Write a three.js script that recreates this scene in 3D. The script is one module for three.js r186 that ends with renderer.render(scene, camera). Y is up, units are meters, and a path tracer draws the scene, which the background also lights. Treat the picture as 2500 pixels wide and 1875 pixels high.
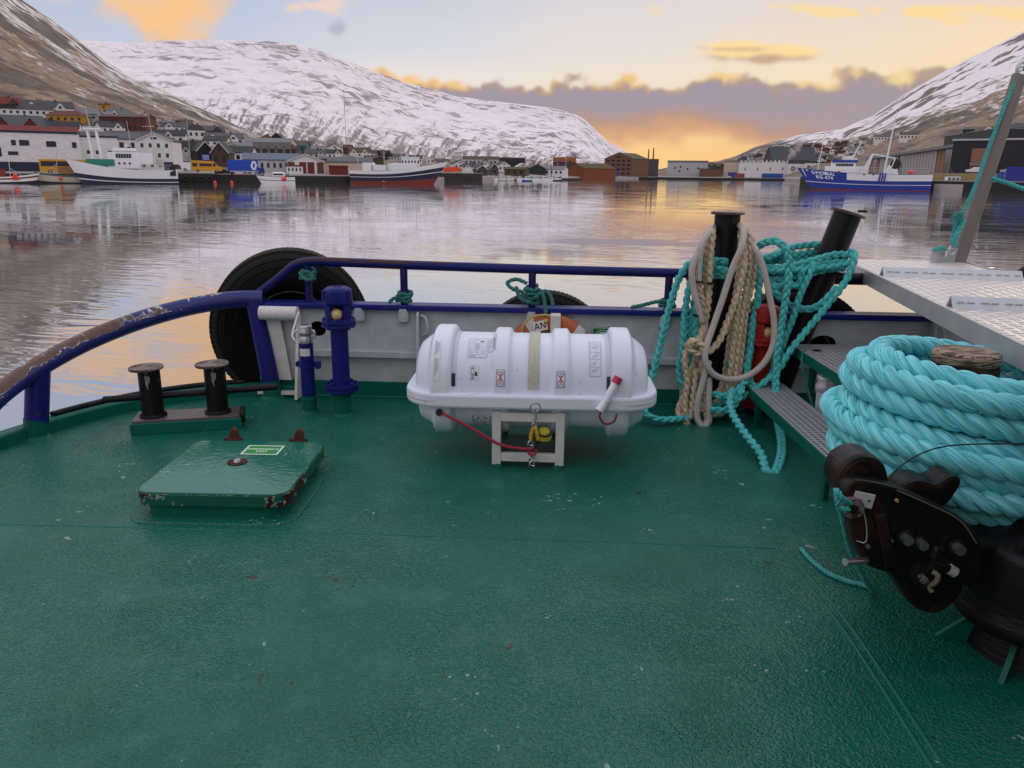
import * as THREE from 'three';
import { mergeGeometries, mergeVertices, toCreasedNormals } from 'three/addons/utils/BufferGeometryUtils.js';
import { RoundedBoxGeometry } from 'three/addons/geometries/RoundedBoxGeometry.js';

// ---------- camera, sky, sun, exposure ----------
const scene = new THREE.Scene();
const PITCH = THREE.MathUtils.degToRad(15.1), ROLL = THREE.MathUtils.degToRad(0.64), FOC = 1900;
const camera = new THREE.PerspectiveCamera(THREE.MathUtils.radToDeg(2 * Math.atan(937.5 / FOC)), 4 / 3, 0.05, 9000);
camera.position.set(0, 1.6, 0);
camera.rotation.order = 'YXZ';
camera.rotation.set(-PITCH, 0, ROLL);
camera.updateMatrixWorld(true);
const renderer = new THREE.WebGLRenderer({ antialias: true });
renderer.toneMapping = THREE.LinearToneMapping;
renderer.toneMappingExposure = 1.0;
renderer.shadowMap.enabled = true;
const EYE = camera.position.clone(), CAMM = new THREE.Matrix3().setFromMatrix4(camera.matrixWorld), CAMI = CAMM.clone().invert();
const ray = (px, py) => new THREE.Vector3((px - 1250) / FOC, -(py - 937.5) / FOC, -1).applyMatrix3(CAMM);
const onZ = (px, py, z) => { const r = ray(px, py); return EYE.clone().addScaledVector(r, z / r.z); };
const onY = (px, py, y) => { const r = ray(px, py); return EYE.clone().addScaledVector(r, (y - EYE.y) / r.y); };
const WATER = -1.4;

// noise
const clamp = THREE.MathUtils.clamp, lerp = THREE.MathUtils.lerp, sst = THREE.MathUtils.smoothstep;
function hash(x, y, s = 0) { let h = Math.imul(x | 0, 374761393) + Math.imul(y | 0, 668265263) + Math.imul(s | 0, 1274126177); h = Math.imul(h ^ (h >>> 13), 1274126177); return ((h ^ (h >>> 16)) >>> 0) / 4294967296; }
function vn(x, y, s = 0, px = 0, py = px) {
  const ix = Math.floor(x), iy = Math.floor(y); let fx = x - ix, fy = y - iy; fx = fx * fx * (3 - 2 * fx); fy = fy * fy * (3 - 2 * fy);
  const m = (a, p) => (p ? ((a % p) + p) % p : a), x0 = m(ix, px), x1 = m(ix + 1, px), y0 = m(iy, py), y1 = m(iy + 1, py);
  return lerp(lerp(hash(x0, y0, s), hash(x1, y0, s), fx), lerp(hash(x0, y1, s), hash(x1, y1, s), fx), fy);
}
function fbm(x, y, o = 4, s = 0, px = 0, py = px) { let a = 0.5, t = 0, n = 0; for (let i = 0; i < o; i++) { t += a * vn(x, y, s + i * 17, px, py); n += a; a *= 0.5; x *= 2; y *= 2; px *= 2; py *= 2; } return t / n; }
let seed_ = 7; const rnd = () => { seed_ = (seed_ + 0x6d2b79f5) | 0; let t = Math.imul(seed_ ^ (seed_ >>> 15), 1 | seed_); t = (t + Math.imul(t ^ (t >>> 7), 61 | t)) ^ t; return ((t ^ (t >>> 14)) >>> 0) / 4294967296; };
const rr = (a, b) => a + (b - a) * rnd();
const s2l = (c) => { c /= 255; return c <= 0.04045 ? c / 12.92 : ((c + 0.055) / 1.055) ** 2.4; };
const S = (r, g, b) => [s2l(r), s2l(g), s2l(b)];
const mix3 = (a, b, t) => [lerp(a[0], b[0], t), lerp(a[1], b[1], t), lerp(a[2], b[2], t)];
function curve(pts, smooth = false) { return (x) => { if (x <= pts[0][0]) return pts[0][1]; for (let i = 1; i < pts.length; i++) if (x <= pts[i][0]) { let t = (x - pts[i - 1][0]) / (pts[i][0] - pts[i - 1][0]); if (smooth) t = t * t * (3 - 2 * t); return lerp(pts[i - 1][1], pts[i][1], t); } return pts[pts.length - 1][1]; }; }

// sunset sky: air and clouds, as an equirectangular map
function makeSky() {
  const W = 2560, H = 1280, data = new Float32Array(W * H * 4);
  const cols = [-300, 400, 1000, 1500, 2000, 2600], rows = [-300, 0, 100, 200, 330, 400];
  const grid = [
    [S(196, 203, 222), S(186, 200, 228), S(202, 210, 230), S(214, 214, 226), S(226, 215, 214), S(228, 212, 200)],
    [S(198, 200, 212), S(182, 198, 224), S(204, 208, 222), S(222, 216, 219), S(232, 217, 208), S(240, 216, 196)],
    [S(205, 200, 205), S(192, 203, 224), S(214, 216, 226), S(232, 222, 216), S(240, 222, 204), S(250, 224, 184)],
    [S(215, 200, 195), S(214, 210, 216), S(236, 227, 221), S(240, 226, 210), S(246, 226, 194), S(252, 218, 162)],
    [S(220, 195, 180), S(225, 205, 190), S(240, 205, 160), S(253, 212, 150), S(248, 205, 145), S(240, 195, 140)],
    [S(215, 190, 170), S(225, 195, 160), S(250, 205, 150), S(253, 206, 138), S(252, 202, 132), S(230, 180, 130)]];
  const baseAt = (px, py) => {
    px = clamp(px, -300, 2600); py = clamp(py, -300, 400);
    let i = 0, j = 0; while (i < 4 && px > cols[i + 1]) i++; while (j < 4 && py > rows[j + 1]) j++;
    const u = sst(px, cols[i], cols[i + 1]), v = sst(py, rows[j], rows[j + 1]);
    return mix3(mix3(grid[j][i], grid[j][i + 1], u), mix3(grid[j + 1][i], grid[j + 1][i + 1], u), v);
  };
  const top = curve([[700, 150], [860, 168], [1000, 182], [1150, 198], [1240, 196], [1330, 204], [1420, 196], [1540, 188], [1620, 206], [1690, 196], [1750, 164], [1800, 172], [1900, 192], [2050, 186], [2080, 152], [2150, 172], [2300, 158], [2600, 150], [3000, 170]], true);
  const bot = curve([[700, 300], [1200, 330], [1480, 322], [1560, 330], [1640, 345], [1720, 338], [1800, 352], [1900, 372], [2100, 380], [2600, 380]]);
  const puffs = [[1860, 130, 160, 24, 1], [1800, 112, 90, 16, 1], [2030, 30, 55, 16, 0.9], [1960, 22, 40, 10, 0.7], [2270, 30, 70, 18, 1], [2330, 52, 45, 12, 0.8], [2470, 32, 70, 18, 0.9], [2140, 22, 26, 10, 0.7], [2360, 22, 60, 12, 0.7], [1600, 25, 30, 18, 0.4], [785, 10, 90, 26, 0.75], [1900, 14, 55, 8, 0.5]];
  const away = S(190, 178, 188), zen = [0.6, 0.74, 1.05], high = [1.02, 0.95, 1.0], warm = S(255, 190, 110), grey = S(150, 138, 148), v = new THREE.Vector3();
  for (let row = H / 2; row < H; row++) for (let col = 0; col < W; col++) {
    const el = ((row + 0.5) / H - 0.5) * Math.PI, az = ((col + 0.5) / W - 0.5) * 2 * Math.PI;
    v.set(Math.cos(az) * Math.cos(el), Math.sin(el), Math.sin(az) * Math.cos(el));
    const a = Math.atan2(v.x, -v.z) * 57.2958, e = el * 57.2958;
    // overall air: unseen upper part brightened to light the scene, warm and bright towards the sunset, lavender away from it
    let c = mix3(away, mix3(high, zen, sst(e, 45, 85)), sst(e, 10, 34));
    const front = 1 - sst(Math.abs(a - 4), 42, 95);
    if (front > 0) {
      const q = v.clone().applyMatrix3(CAMI), d = Math.max(-q.z, 0.35), px = 1250 + FOC * q.x / d, py = 937.5 - FOC * q.y / d;
      let f = baseAt(px, py);
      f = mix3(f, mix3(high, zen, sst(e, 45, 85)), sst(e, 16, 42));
      const n1 = fbm(px / 150, py / 90, 5, 3), n2 = fbm(px / 55, py / 38, 4, 9);
      // orange cloud over the left hill, reaching up out of the frame
      let m = 0;
      { const dx = (px - 395 + (py - 40) * -0.15) / (165 + (40 - py) * 0.25), dy = (py + 60) / 185, r = Math.sqrt(dx * dx + dy * dy); m = sst(1.16 - r + (n1 - 0.5) * 1.1 + (n2 - 0.5) * 0.25, 0.0, 0.62); }
      const oc = mix3(S(252, 200, 140), S(205, 190, 195), sst(n2 * 0.7 + sst(290 - px, 0, 130) * 0.7 + (py > 60 ? (py - 60) / 120 : 0), 0.5, 1.0));
      f = mix3(f, oc, m * (0.55 + 0.4 * sst(n1 + (px - 300) / 900, 0.3, 0.62)));
      { const dx = (px - 110) / 300, dy = (py + 120) / 105, r = Math.sqrt(dx * dx + dy * dy), q = sst(1.15 - r + (n1 - 0.5) * 1.2 + (n2 - 0.5) * 0.3, 0, 0.6) * (1 - sst(py, 0, 60)); f = mix3(f, mix3(S(250, 206, 160), S(206, 192, 200), sst(n2, 0.45, 0.75)), 0.9 * q); }
      { const dx = (px - 250) / 150, dy = (py + 330) / 120; const r = Math.sqrt(dx * dx + dy * dy); f = mix3(f, S(248, 205, 160), 0.8 * sst(1.1 - r + (n1 - 0.5) * 1.1, 0, 0.5)); }
      { const dx = (px - 700) / 180, dy = (py + 250) / 70; const r = Math.sqrt(dx * dx + dy * dy); f = mix3(f, S(245, 205, 170), 0.6 * sst(1 - r + (n1 - 0.5) * 1.2, 0, 0.5)); }
      { const dx = (px - 822) / 38, dy = (py - 70) / 26; const r = Math.sqrt(dx * dx + dy * dy); f = mix3(f, S(172, 178, 196), 0.7 * sst(1.0 - r + (n2 - 0.5) * 1.2, 0, 0.6)); }
      for (const [x0, y0, rx, ry, k] of puffs) {
        const dx = (px - x0) / rx, dy = (py - y0) / ry; if (dx * dx + dy * dy > 5) continue;
        const big = y0 > 90 ? 0.45 : 1, p = k * sst(1.0 + (1 - big) * 0.25 - Math.sqrt(dx * dx + dy * dy) + ((n2 - 0.5) * 1.5 + (n1 - 0.5) * 0.7) * big, 0.0, 0.5);
        const under = y0 > 90 ? sst(dy + (n2 - 0.5) * 0.8, 0.0, 0.6) * 0.75 : 0;
        f = mix3(f, mix3(x0 < 900 ? S(248, 214, 190) : S(255, 222, 160), S(178, 150, 140), under), p);
      }
      // grey bank with lit upper edge, opening to the glow at its foot
      const wob = Math.abs(fbm(px / 85, py / 85, 4, 13) - 0.5) * 120 - 14 + (n1 - 0.5) * 26, tt = py - top(px) + wob, left = sst(px, 780, 960), right = 1;
      let k = sst(tt, -3, 9) * left * right;
      const bb = py - bot(px) + (n1 - 0.5) * 90;
      const body = mix3(S(130, 121, 140), S(162, 140, 142), clamp(fbm(px / 260, py / 60, 4, 21) * 1.6 - 0.35 + sst(py, 240, 340) * 0.3, 0, 1));
      const lit = sst(26 + (n1 - 0.5) * 60 + sst(px, 1500, 2200) * 10 - tt, -8, 22) * (0.25 + 0.75 * sst(fbm(px / 110, 3, 3, 31), 0.36, 0.6));
      let bc = mix3(body, mix3(S(252, 206, 140), S(255, 226, 165), sst(px, 1300, 2300)), lit * 0.9);
      bc = mix3(bc, S(218, 168, 128), sst(bb, -75, -5) * (0.35 + 0.65 * (1 - sst(Math.abs(px - 1560), 150, 520))));
      k *= 1 - 0.95 * sst(bb, -18, 26) * (1 - sst(Math.abs(px - 1610), 120, 620));
      f = mix3(f, bc, k);
      c = mix3(c, f, front);
    }
    // scattered high cloud all round
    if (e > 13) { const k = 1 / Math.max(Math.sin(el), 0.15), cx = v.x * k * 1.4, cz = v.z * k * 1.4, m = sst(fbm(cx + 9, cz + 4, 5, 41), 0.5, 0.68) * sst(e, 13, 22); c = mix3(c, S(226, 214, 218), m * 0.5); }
    const o = (row * W + col) * 4; data[o] = c[0]; data[o + 1] = c[1]; data[o + 2] = c[2]; data[o + 3] = 1;
  }
  for (let row = 0; row < H / 2; row++) for (let col = 0; col < W; col++) { const o = (row * W + col) * 4; data[o] = 0.2; data[o + 1] = 0.19; data[o + 2] = 0.21; data[o + 3] = 1; }
  const t = new THREE.DataTexture(data, W, H, THREE.RGBAFormat, THREE.FloatType);
  t.mapping = THREE.EquirectangularReflectionMapping; t.magFilter = THREE.LinearFilter; t.minFilter = THREE.LinearFilter; t.needsUpdate = true;
  return t;
}
const skyTex = makeSky();
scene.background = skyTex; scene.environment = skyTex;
const sun = new THREE.DirectionalLight(new THREE.Color().setRGB(1, 0.72, 0.42), 0.6);
sun.position.copy(ray(2760, 130).normalize().multiplyScalar(300)); sun.target.position.set(0, 0, 0);
sun.castShadow = true; sun.shadow.radius = 20; sun.shadow.mapSize.set(2048, 2048);
Object.assign(sun.shadow.camera, { left: -300, right: 300, top: 120, bottom: -60, near: 1, far: 900 });
scene.add(sun, sun.target);

// ---------- helpers ----------
const used = {};
const numbered = (n) => { const k = (used[n] = (used[n] ?? -1) + 1); return k ? n + '_' + String(k).padStart(3, '0') : n; };
function thing(name, label, category, pos = [0, 0, 0], ry = 0, group) {
  const o = new THREE.Group(); o.name = numbered(name); o.position.set(...pos); o.rotation.y = ry; o.userData = { label, category }; if (group) o.userData.group = group; scene.add(o); return o;
}
function part(name, geo, m, parent) { const o = new THREE.Mesh(Array.isArray(geo) ? merge(geo) : geo, m); o.name = name; o.castShadow = o.receiveShadow = true; parent.add(o); return o; }
function struct(name, geo, m, label) { const o = part(numbered(name), geo, m, scene); o.userData.kind = 'structure'; if (label) o.userData.label = label; return o; }
function solo(name, label, category, geo, m, group) { const o = part(numbered(name), geo, m, scene); o.userData = { label, category }; if (group) o.userData.group = group; return o; }
function merge(list) { return mergeGeometries(list.map((g) => { g = g.index ? g.toNonIndexed() : g; for (const k of Object.keys(g.attributes)) if (!['position', 'normal', 'uv'].includes(k)) g.deleteAttribute(k); return g; })); }
const place = (g, x = 0, y = 0, z = 0, rx = 0, ry = 0, rz = 0) => g.applyMatrix4(new THREE.Matrix4().compose(new THREE.Vector3(x, y, z), new THREE.Quaternion().setFromEuler(new THREE.Euler(rx, ry, rz, 'YXZ')), new THREE.Vector3(1, 1, 1)));
function uvm(g, s = 1) { // uv in metres by the dominant axis of each face
  g = g.index ? g.toNonIndexed() : g; const p = g.attributes.position, n = g.attributes.normal, uv = new Float32Array(p.count * 2);
  for (let i = 0; i < p.count; i += 3) {
    const ax = Math.abs(n.getX(i) + n.getX(i + 1) + n.getX(i + 2)), ay = Math.abs(n.getY(i) + n.getY(i + 1) + n.getY(i + 2)), az = Math.abs(n.getZ(i) + n.getZ(i + 1) + n.getZ(i + 2));
    for (let k = i; k < i + 3; k++) { const x = p.getX(k), y = p.getY(k), z = p.getZ(k); uv[2 * k] = (ax > ay && ax > az ? z : x) * s; uv[2 * k + 1] = (ay >= ax && ay >= az ? z : y) * s; }
  }
  g.setAttribute('uv', new THREE.BufferAttribute(uv, 2)); return g;
}
const box = (w, h, d, x = 0, y = 0, z = 0, rx = 0, ry = 0, rz = 0) => place(uvm(new THREE.BoxGeometry(w, h, d)), x, y, z, rx, ry, rz);
const rbox = (w, h, d, r, x = 0, y = 0, z = 0, rx = 0, ry = 0, rz = 0) => place(uvm(new RoundedBoxGeometry(w, h, d, 2, r)), x, y, z, rx, ry, rz);
const cyl = (r0, r1, h, x = 0, y = 0, z = 0, rx = 0, ry = 0, rz = 0, seg = 24) => place(new THREE.CylinderGeometry(r1, r0, h, seg), x, y, z, rx, ry, rz);
const V = (x, y, z) => new THREE.Vector3(x, y, z);
function tube(pts, r, rad = 10, per = 0.03, closed = false, tension = 0.5) { const c = new THREE.CatmullRomCurve3(pts, closed, 'centripetal', tension), L = c.getLength(); return new THREE.TubeGeometry(c, Math.max(4, Math.min(400, Math.round(L / per))), r, rad, closed); }
function bar(a, b, r, seg = 10, r1 = r) { const d = b.clone().sub(a), g = new THREE.CylinderGeometry(r1, r, d.length(), seg); g.applyQuaternion(new THREE.Quaternion().setFromUnitVectors(V(0, 1, 0), d.normalize())); return place(g, (a.x + b.x) / 2, (a.y + b.y) / 2, (a.z + b.z) / 2); }
function lathe(pts, seg = 32) { return new THREE.LatheGeometry(pts.map((p) => new THREE.Vector2(p[0], p[1])), seg); }
function extr(pts, depth, bev = 0.004, holes = []) { const s = new THREE.Shape(pts.map((p) => new THREE.Vector2(p[0], p[1]))); for (const h of holes) s.holes.push(h); return uvm(new THREE.ExtrudeGeometry(s, { depth, bevelEnabled: bev > 0, bevelSize: bev, bevelThickness: bev, bevelSegments: 2, curveSegments: 16 })); }
const hole = (x, y, rx, ry = rx) => { const p = new THREE.Path(); p.absellipse(x, y, rx, ry, 0, Math.PI * 2); return p; };
function dtex(w, h, fn, srgb = false, rep) {
  const d = new Uint8Array(w * h * 4);
  for (let y = 0; y < h; y++) for (let x = 0; x < w; x++) { const c = fn(x / w, y / h, x, y), o = (y * w + x) * 4; if (typeof c === 'number') d[o] = d[o + 1] = d[o + 2] = clamp(c, 0, 1) * 255; else { d[o] = clamp(c[0], 0, 1) * 255; d[o + 1] = clamp(c[1], 0, 1) * 255; d[o + 2] = clamp(c[2], 0, 1) * 255; } d[o + 3] = 255; }
  const t = new THREE.DataTexture(d, w, h); t.wrapS = t.wrapT = THREE.RepeatWrapping; t.magFilter = THREE.LinearFilter; t.minFilter = THREE.LinearMipmapLinearFilter; t.generateMipmaps = true; if (srgb) t.colorSpace = THREE.SRGBColorSpace; if (rep) t.repeat.set(...rep); t.needsUpdate = true; return t;
}
const l2s = (c) => (c <= 0.0031308 ? c * 12.92 : 1.055 * c ** (1 / 2.4) - 0.055);
const G = (a) => [l2s(a[0]), l2s(a[1]), l2s(a[2])]; // linear colour to a stored texel
const rep = (t, x, y = x) => { const c = t.clone(); c.repeat.set(x, y); c.needsUpdate = true; return c; };
const mat = (r, g, b, rough = 0.7, o = {}) => new THREE.MeshStandardMaterial({ color: new THREE.Color().setRGB(r, g, b), roughness: rough, ...o });
// ---------- water ----------
{
  const N = 2048, T = 36; // tile of 36 m
  const amp = new Float32Array(N * N), waves = [];
  for (let i = 0; i < 46; i++) { const kx = Math.round((hash(i, 1, 5) - 0.5) * 44 * (0.3 + i / 26)), ky = Math.round((22 + i * 4.6) * (0.6 + 0.7 * hash(i, 2, 5))); waves.push([kx, ky, hash(i, 3, 5) * 6.283, 1 / (6 + Math.hypot(kx, ky))]); }
  const sinT = new Float32Array(4096); for (let i = 0; i < 4096; i++) sinT[i] = Math.sin(i / 4096 * 6.2831853);
  const lowW = 256, warp = new Float32Array(lowW * lowW), mod = new Float32Array(lowW * lowW);
  for (let y = 0; y < lowW; y++) for (let x = 0; x < lowW; x++) { warp[y * lowW + x] = fbm(x / 16, y / 16, 3, 71, 16); mod[y * lowW + x] = 0.25 + 0.95 * sst(fbm(x / 32, y / 21.333, 3, 77, 8, 12), 0.38, 0.62); }
  const bil = (a, u, v) => { const x = u * lowW, y = v * lowW, ix = x | 0, iy = y | 0, fx = x - ix, fy = y - iy, i1 = (ix + 1) % lowW, j1 = (iy + 1) % lowW; return lerp(lerp(a[iy * lowW + ix], a[iy * lowW + i1], fx), lerp(a[j1 * lowW + ix], a[j1 * lowW + i1], fx), fy); };
  const bump = dtex(N, N, (u, v) => {
    const w = bil(warp, u, v) * 0.016; let s = 0;
    for (const [kx, ky, ph, a] of waves) { const p = kx * (u + w) + ky * (v + w) + ph / 6.2832; s += a * sinT[((p - Math.floor(p)) * 4096) | 0]; }
    return 0.5 + s * 1.1 * bil(mod, u, v);
  });
  bump.repeat.set(1, 1);
  const g = new THREE.PlaneGeometry(2600, 2200, 1, 1); g.rotateX(-Math.PI / 2); g.translate(0, WATER, -900);
  uvm(g); const uv = g.attributes.uv, p = g.attributes.position;
  const gg = g.index ? g.toNonIndexed() : g; const pp = gg.attributes.position, arr = new Float32Array(pp.count * 2);
  for (let i = 0; i < pp.count; i++) { arr[2 * i] = (pp.getX(i) * 0.94 + pp.getZ(i) * 0.34) / T; arr[2 * i + 1] = (pp.getZ(i) * 0.94 - pp.getX(i) * 0.34) / T; }
  gg.setAttribute('uv', new THREE.BufferAttribute(arr, 2));
  const m = new THREE.MeshPhysicalMaterial({ color: new THREE.Color().setRGB(0.5, 0.51, 0.54), metalness: 0.85, roughness: 0.015, bumpMap: bump, bumpScale: 0.011 });
  struct('water', gg, m, 'calm harbour water mirroring sky and hills');
}

// ---------- land: shore, town slopes, hills ----------
const AZ = (px, py) => { const r = ray(px, py); return Math.atan2(r.x, -r.z); };
const knot = (list) => { const a = list.map(([px, py, r]) => { const d = ray(px, py), h = Math.hypot(d.x, d.z); return [Math.atan2(d.x, -d.z), r, EYE.y + r * d.y / h]; }); const cr = curve(a.map((q) => [q[0], q[1]])), ce = curve(a.map((q) => [q[0], q[2]])); return (az) => [cr(az), ce(az)]; };
const shoreR = curve([[-300, 205], [0, 212], [420, 214], [640, 222], [870, 232], [1060, 262], [1180, 330], [1300, 430], [1420, 560], [1560, 700], [1650, 800], [1900, 800], [1975, 620], [2040, 420], [2110, 246], [2300, 222], [2800, 214]].map(([p, r]) => [AZ(p, 425), r]));
const QUAY = 0.35;
const K1 = knot([[-300, 412, 262], [0, 417, 262], [200, 416, 270], [420, 416, 280], [640, 416, 295], [900, 418, 330], [1100, 421, 400], [1300, 425, 520], [1500, 428, 780], [1650, 430, 850], [1900, 431, 860], [1980, 432, 700], [2060, 433, 480], [2130, 433, 330], [2300, 433, 300], [2800, 437, 290]]);
const K2 = knot([[-300, 305, 450], [0, 315, 450], [200, 326, 450], [420, 338, 440], [600, 352, 430], [750, 374, 520], [900, 392, 620], [1100, 405, 760], [1300, 416, 900], [1500, 425, 1050], [1620, 424, 1100], [1750, 414, 1100], [1900, 395, 1050], [2060, 385, 900], [2150, 388, 720], [2300, 372, 650], [2500, 352, 620], [2800, 330, 600]]);
const K3 = knot([[-420, -360, 980], [-200, -200, 950], [0, -46, 900], [54, 0, 890], [102, 31, 870], [192, 99, 840], [254, 147, 810], [339, 198, 770], [440, 240, 720], [508, 271, 680], [559, 297, 650], [616, 328, 620], [700, 350, 640], [800, 366, 760], [900, 380, 900], [1100, 400, 1100], [1300, 412, 1250], [1500, 420, 1350], [1600, 414, 1400], [1680, 402, 1450], [1750, 394, 1500], [1800, 380, 1500], [1840, 360, 1500], [1890, 345, 1500], [1950, 329, 1550], [2052, 316, 1650], [2131, 283, 1700], [2210, 229, 1750], [2323, 164, 1800], [2408, 121, 1850], [2500, 76, 1900], [2700, -60, 2000], [2900, -220, 2100]]);
function column(az) { const r0 = shoreR(az), [r1, e1] = K1(az), [r2, e2] = K2(az), [r3, e3] = K3(az); return [[r0, QUAY], [Math.max(r1, r0 + 20), Math.max(e1, QUAY)], [r2, e2], [r3, e3], [r3 * 1.35, e3 * 0.55 - 6]]; }
function landAt(az, r) {
  const c = column(az); if (r < c[0][0]) return -9; let i = 1; while (i < 4 && r > c[i][0]) i++;
  const t = clamp((r - c[i - 1][0]) / (c[i][0] - c[i - 1][0]), 0, 1), s = i === 3 ? lerp(t, t * t * 0.35 + t * 0.65, 0.6) : t;
  const rough = sst(r, c[1][0], c[1][0] + 120) * (fbm(az * r / 38, r / 38, 4, 51) - 0.5) * (3 + Math.max(0, r - 400) * 0.012) * (1 - sst(r, c[3][0] * 0.9, c[3][0]) * 0.75);
  return lerp(c[i - 1][1], c[i][1], s) + rough;
}
function ground(px, py, rmin = 205) { // where the sight line meets the land
  const d = ray(px, py), h = Math.hypot(d.x, d.z), az = Math.atan2(d.x, -d.z);
  for (let r = Math.max(rmin, shoreR(az) + 4); r < 1900; r += 1.5) if (EYE.y + r * d.y / h <= landAt(az, r)) return V(Math.sin(az) * r, landAt(az, r), -Math.cos(az) * r);
  const r = K3(az)[0] - 10; return V(Math.sin(az) * r, landAt(az, r), -Math.cos(az) * r);
}
const atR = (px, r, py = 425) => { const az = AZ(px, py); return V(Math.sin(az) * r, Math.max(landAt(az, r), QUAY), -Math.cos(az) * r); };

function gridMesh(nu, nv, fn) { // fn(u, v) -> [x, y, z, uvx, uvy]
  const pos = new Float32Array((nu + 1) * (nv + 1) * 3), uv = new Float32Array((nu + 1) * (nv + 1) * 2), idx = [];
  for (let j = 0; j <= nv; j++) for (let i = 0; i <= nu; i++) { const k = j * (nu + 1) + i, q = fn(i / nu, j / nv); pos.set([q[0], q[1], q[2]], 3 * k); uv.set([q[3], q[4]], 2 * k); if (i < nu && j < nv) idx.push(k, k + 1, k + nu + 2, k, k + nu + 2, k + nu + 1); }
  const g = new THREE.BufferGeometry(); g.setAttribute('position', new THREE.BufferAttribute(pos, 3)); g.setAttribute('uv', new THREE.BufferAttribute(uv, 2)); g.setIndex(idx); g.computeVertexNormals(); return g;
}
const AZ0 = AZ(-1400, 425), AZ1 = AZ(4200, 425);
{
  const NV = 150, rows = [];
  const rowR = (az, v) => { const c = column(az), k = v * 4.0; const i = Math.min(3, Math.floor(k)); const w = [0.1, 0.34, 0.9, 1.0]; // more rows where the slope is seen
    let j = 0; while (j < 3 && v > w[j]) j++; const a = j ? w[j - 1] : 0; const t = (v - a) / (w[j] - a); return lerp(c[j][0], c[j + 1][0], t); };
  const g = gridMesh(720, NV, (u, v) => { const az = lerp(AZ0, AZ1, u); if (v === 0) { const r = shoreR(az); return [Math.sin(az) * r, -4, -Math.cos(az) * r, u, 0]; } const vv = (v - 1 / NV) / (1 - 1 / NV), r = rowR(az, vv), y = vv === 0 ? QUAY : landAt(az, r + (vv === 0 ? 0.01 : 0)); return [Math.sin(az) * r, y, -Math.cos(az) * r, u, vv]; });
  // what covers the slopes: winter grass, rock steps, snow
  const pxOf = (u) => 1250 + 1968 * Math.tan(lerp(AZ0, AZ1, u));
  const tex = dtex(2048, 1024, (u, v) => {
    const px = pxOf(u), leftHill = 1 - sst(px, 560, 800), rightHill = sst(px, 1750, 1950); u *= (AZ1 - AZ0) / 1.4;
    
    const n = fbm(u * 90, v * 40, 5, 5), fine = fbm(u * 300, v * 260, 3, 15), streak = fbm(u * 70 + v * 9, v * 105 + n * 2, 4, 25), ledge = fbm(u * 26 + 3, v * 34 + n * 1.2, 4, 35);
    let c = mix3([0.29, 0.2, 0.125], [0.17, 0.12, 0.085], n); // dry grass
    c = mix3(c, [0.4, 0.3, 0.18], sst(fine, 0.5, 0.75) * 0.6);
    const town = 1 - sst(v, 0.3, 0.42), open = 1 - town; c = mix3(c, [0.16, 0.13, 0.105], town * 0.6);
    const rock = clamp(sst(streak, 0.55, 0.68) * 0.7 + sst(ledge, 0.57, 0.64) * 0.8, 0, 1) * (0.25 + 0.75 * open);
    c = mix3(c, [0.065, 0.048, 0.042], rock * 0.88);
    // snow
    let sn = leftHill * sst(v + (fine - 0.5) * 0.55 + (n - 0.5) * 0.6, 0.6, 1.02) * 0.85 + rightHill * sst(v + (n - 0.5) * 0.2 + (fine - 0.5) * 0.3 - sst(2250 - px, 0, 300) * 0.16, 0.46, 0.58) * 0.95;
    sn *= 1 - 0.9 * sst(rock, 0.25, 0.75);
    c = mix3(c, [0.86, 0.81, 0.82], clamp(sn, 0, 1));
    if (v < 0.1) c = mix3(c, [0.3, 0.27, 0.26], 1 - sst(v, 0.07, 0.1)); // paved quay
    return G(c);
  }, true);
  tex.wrapS = tex.wrapT = THREE.ClampToEdgeWrapping;
  struct('hillside', g, new THREE.MeshStandardMaterial({ map: tex, roughness: 0.95 }), 'grassy, snow-streaked slopes above the town');
}
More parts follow.
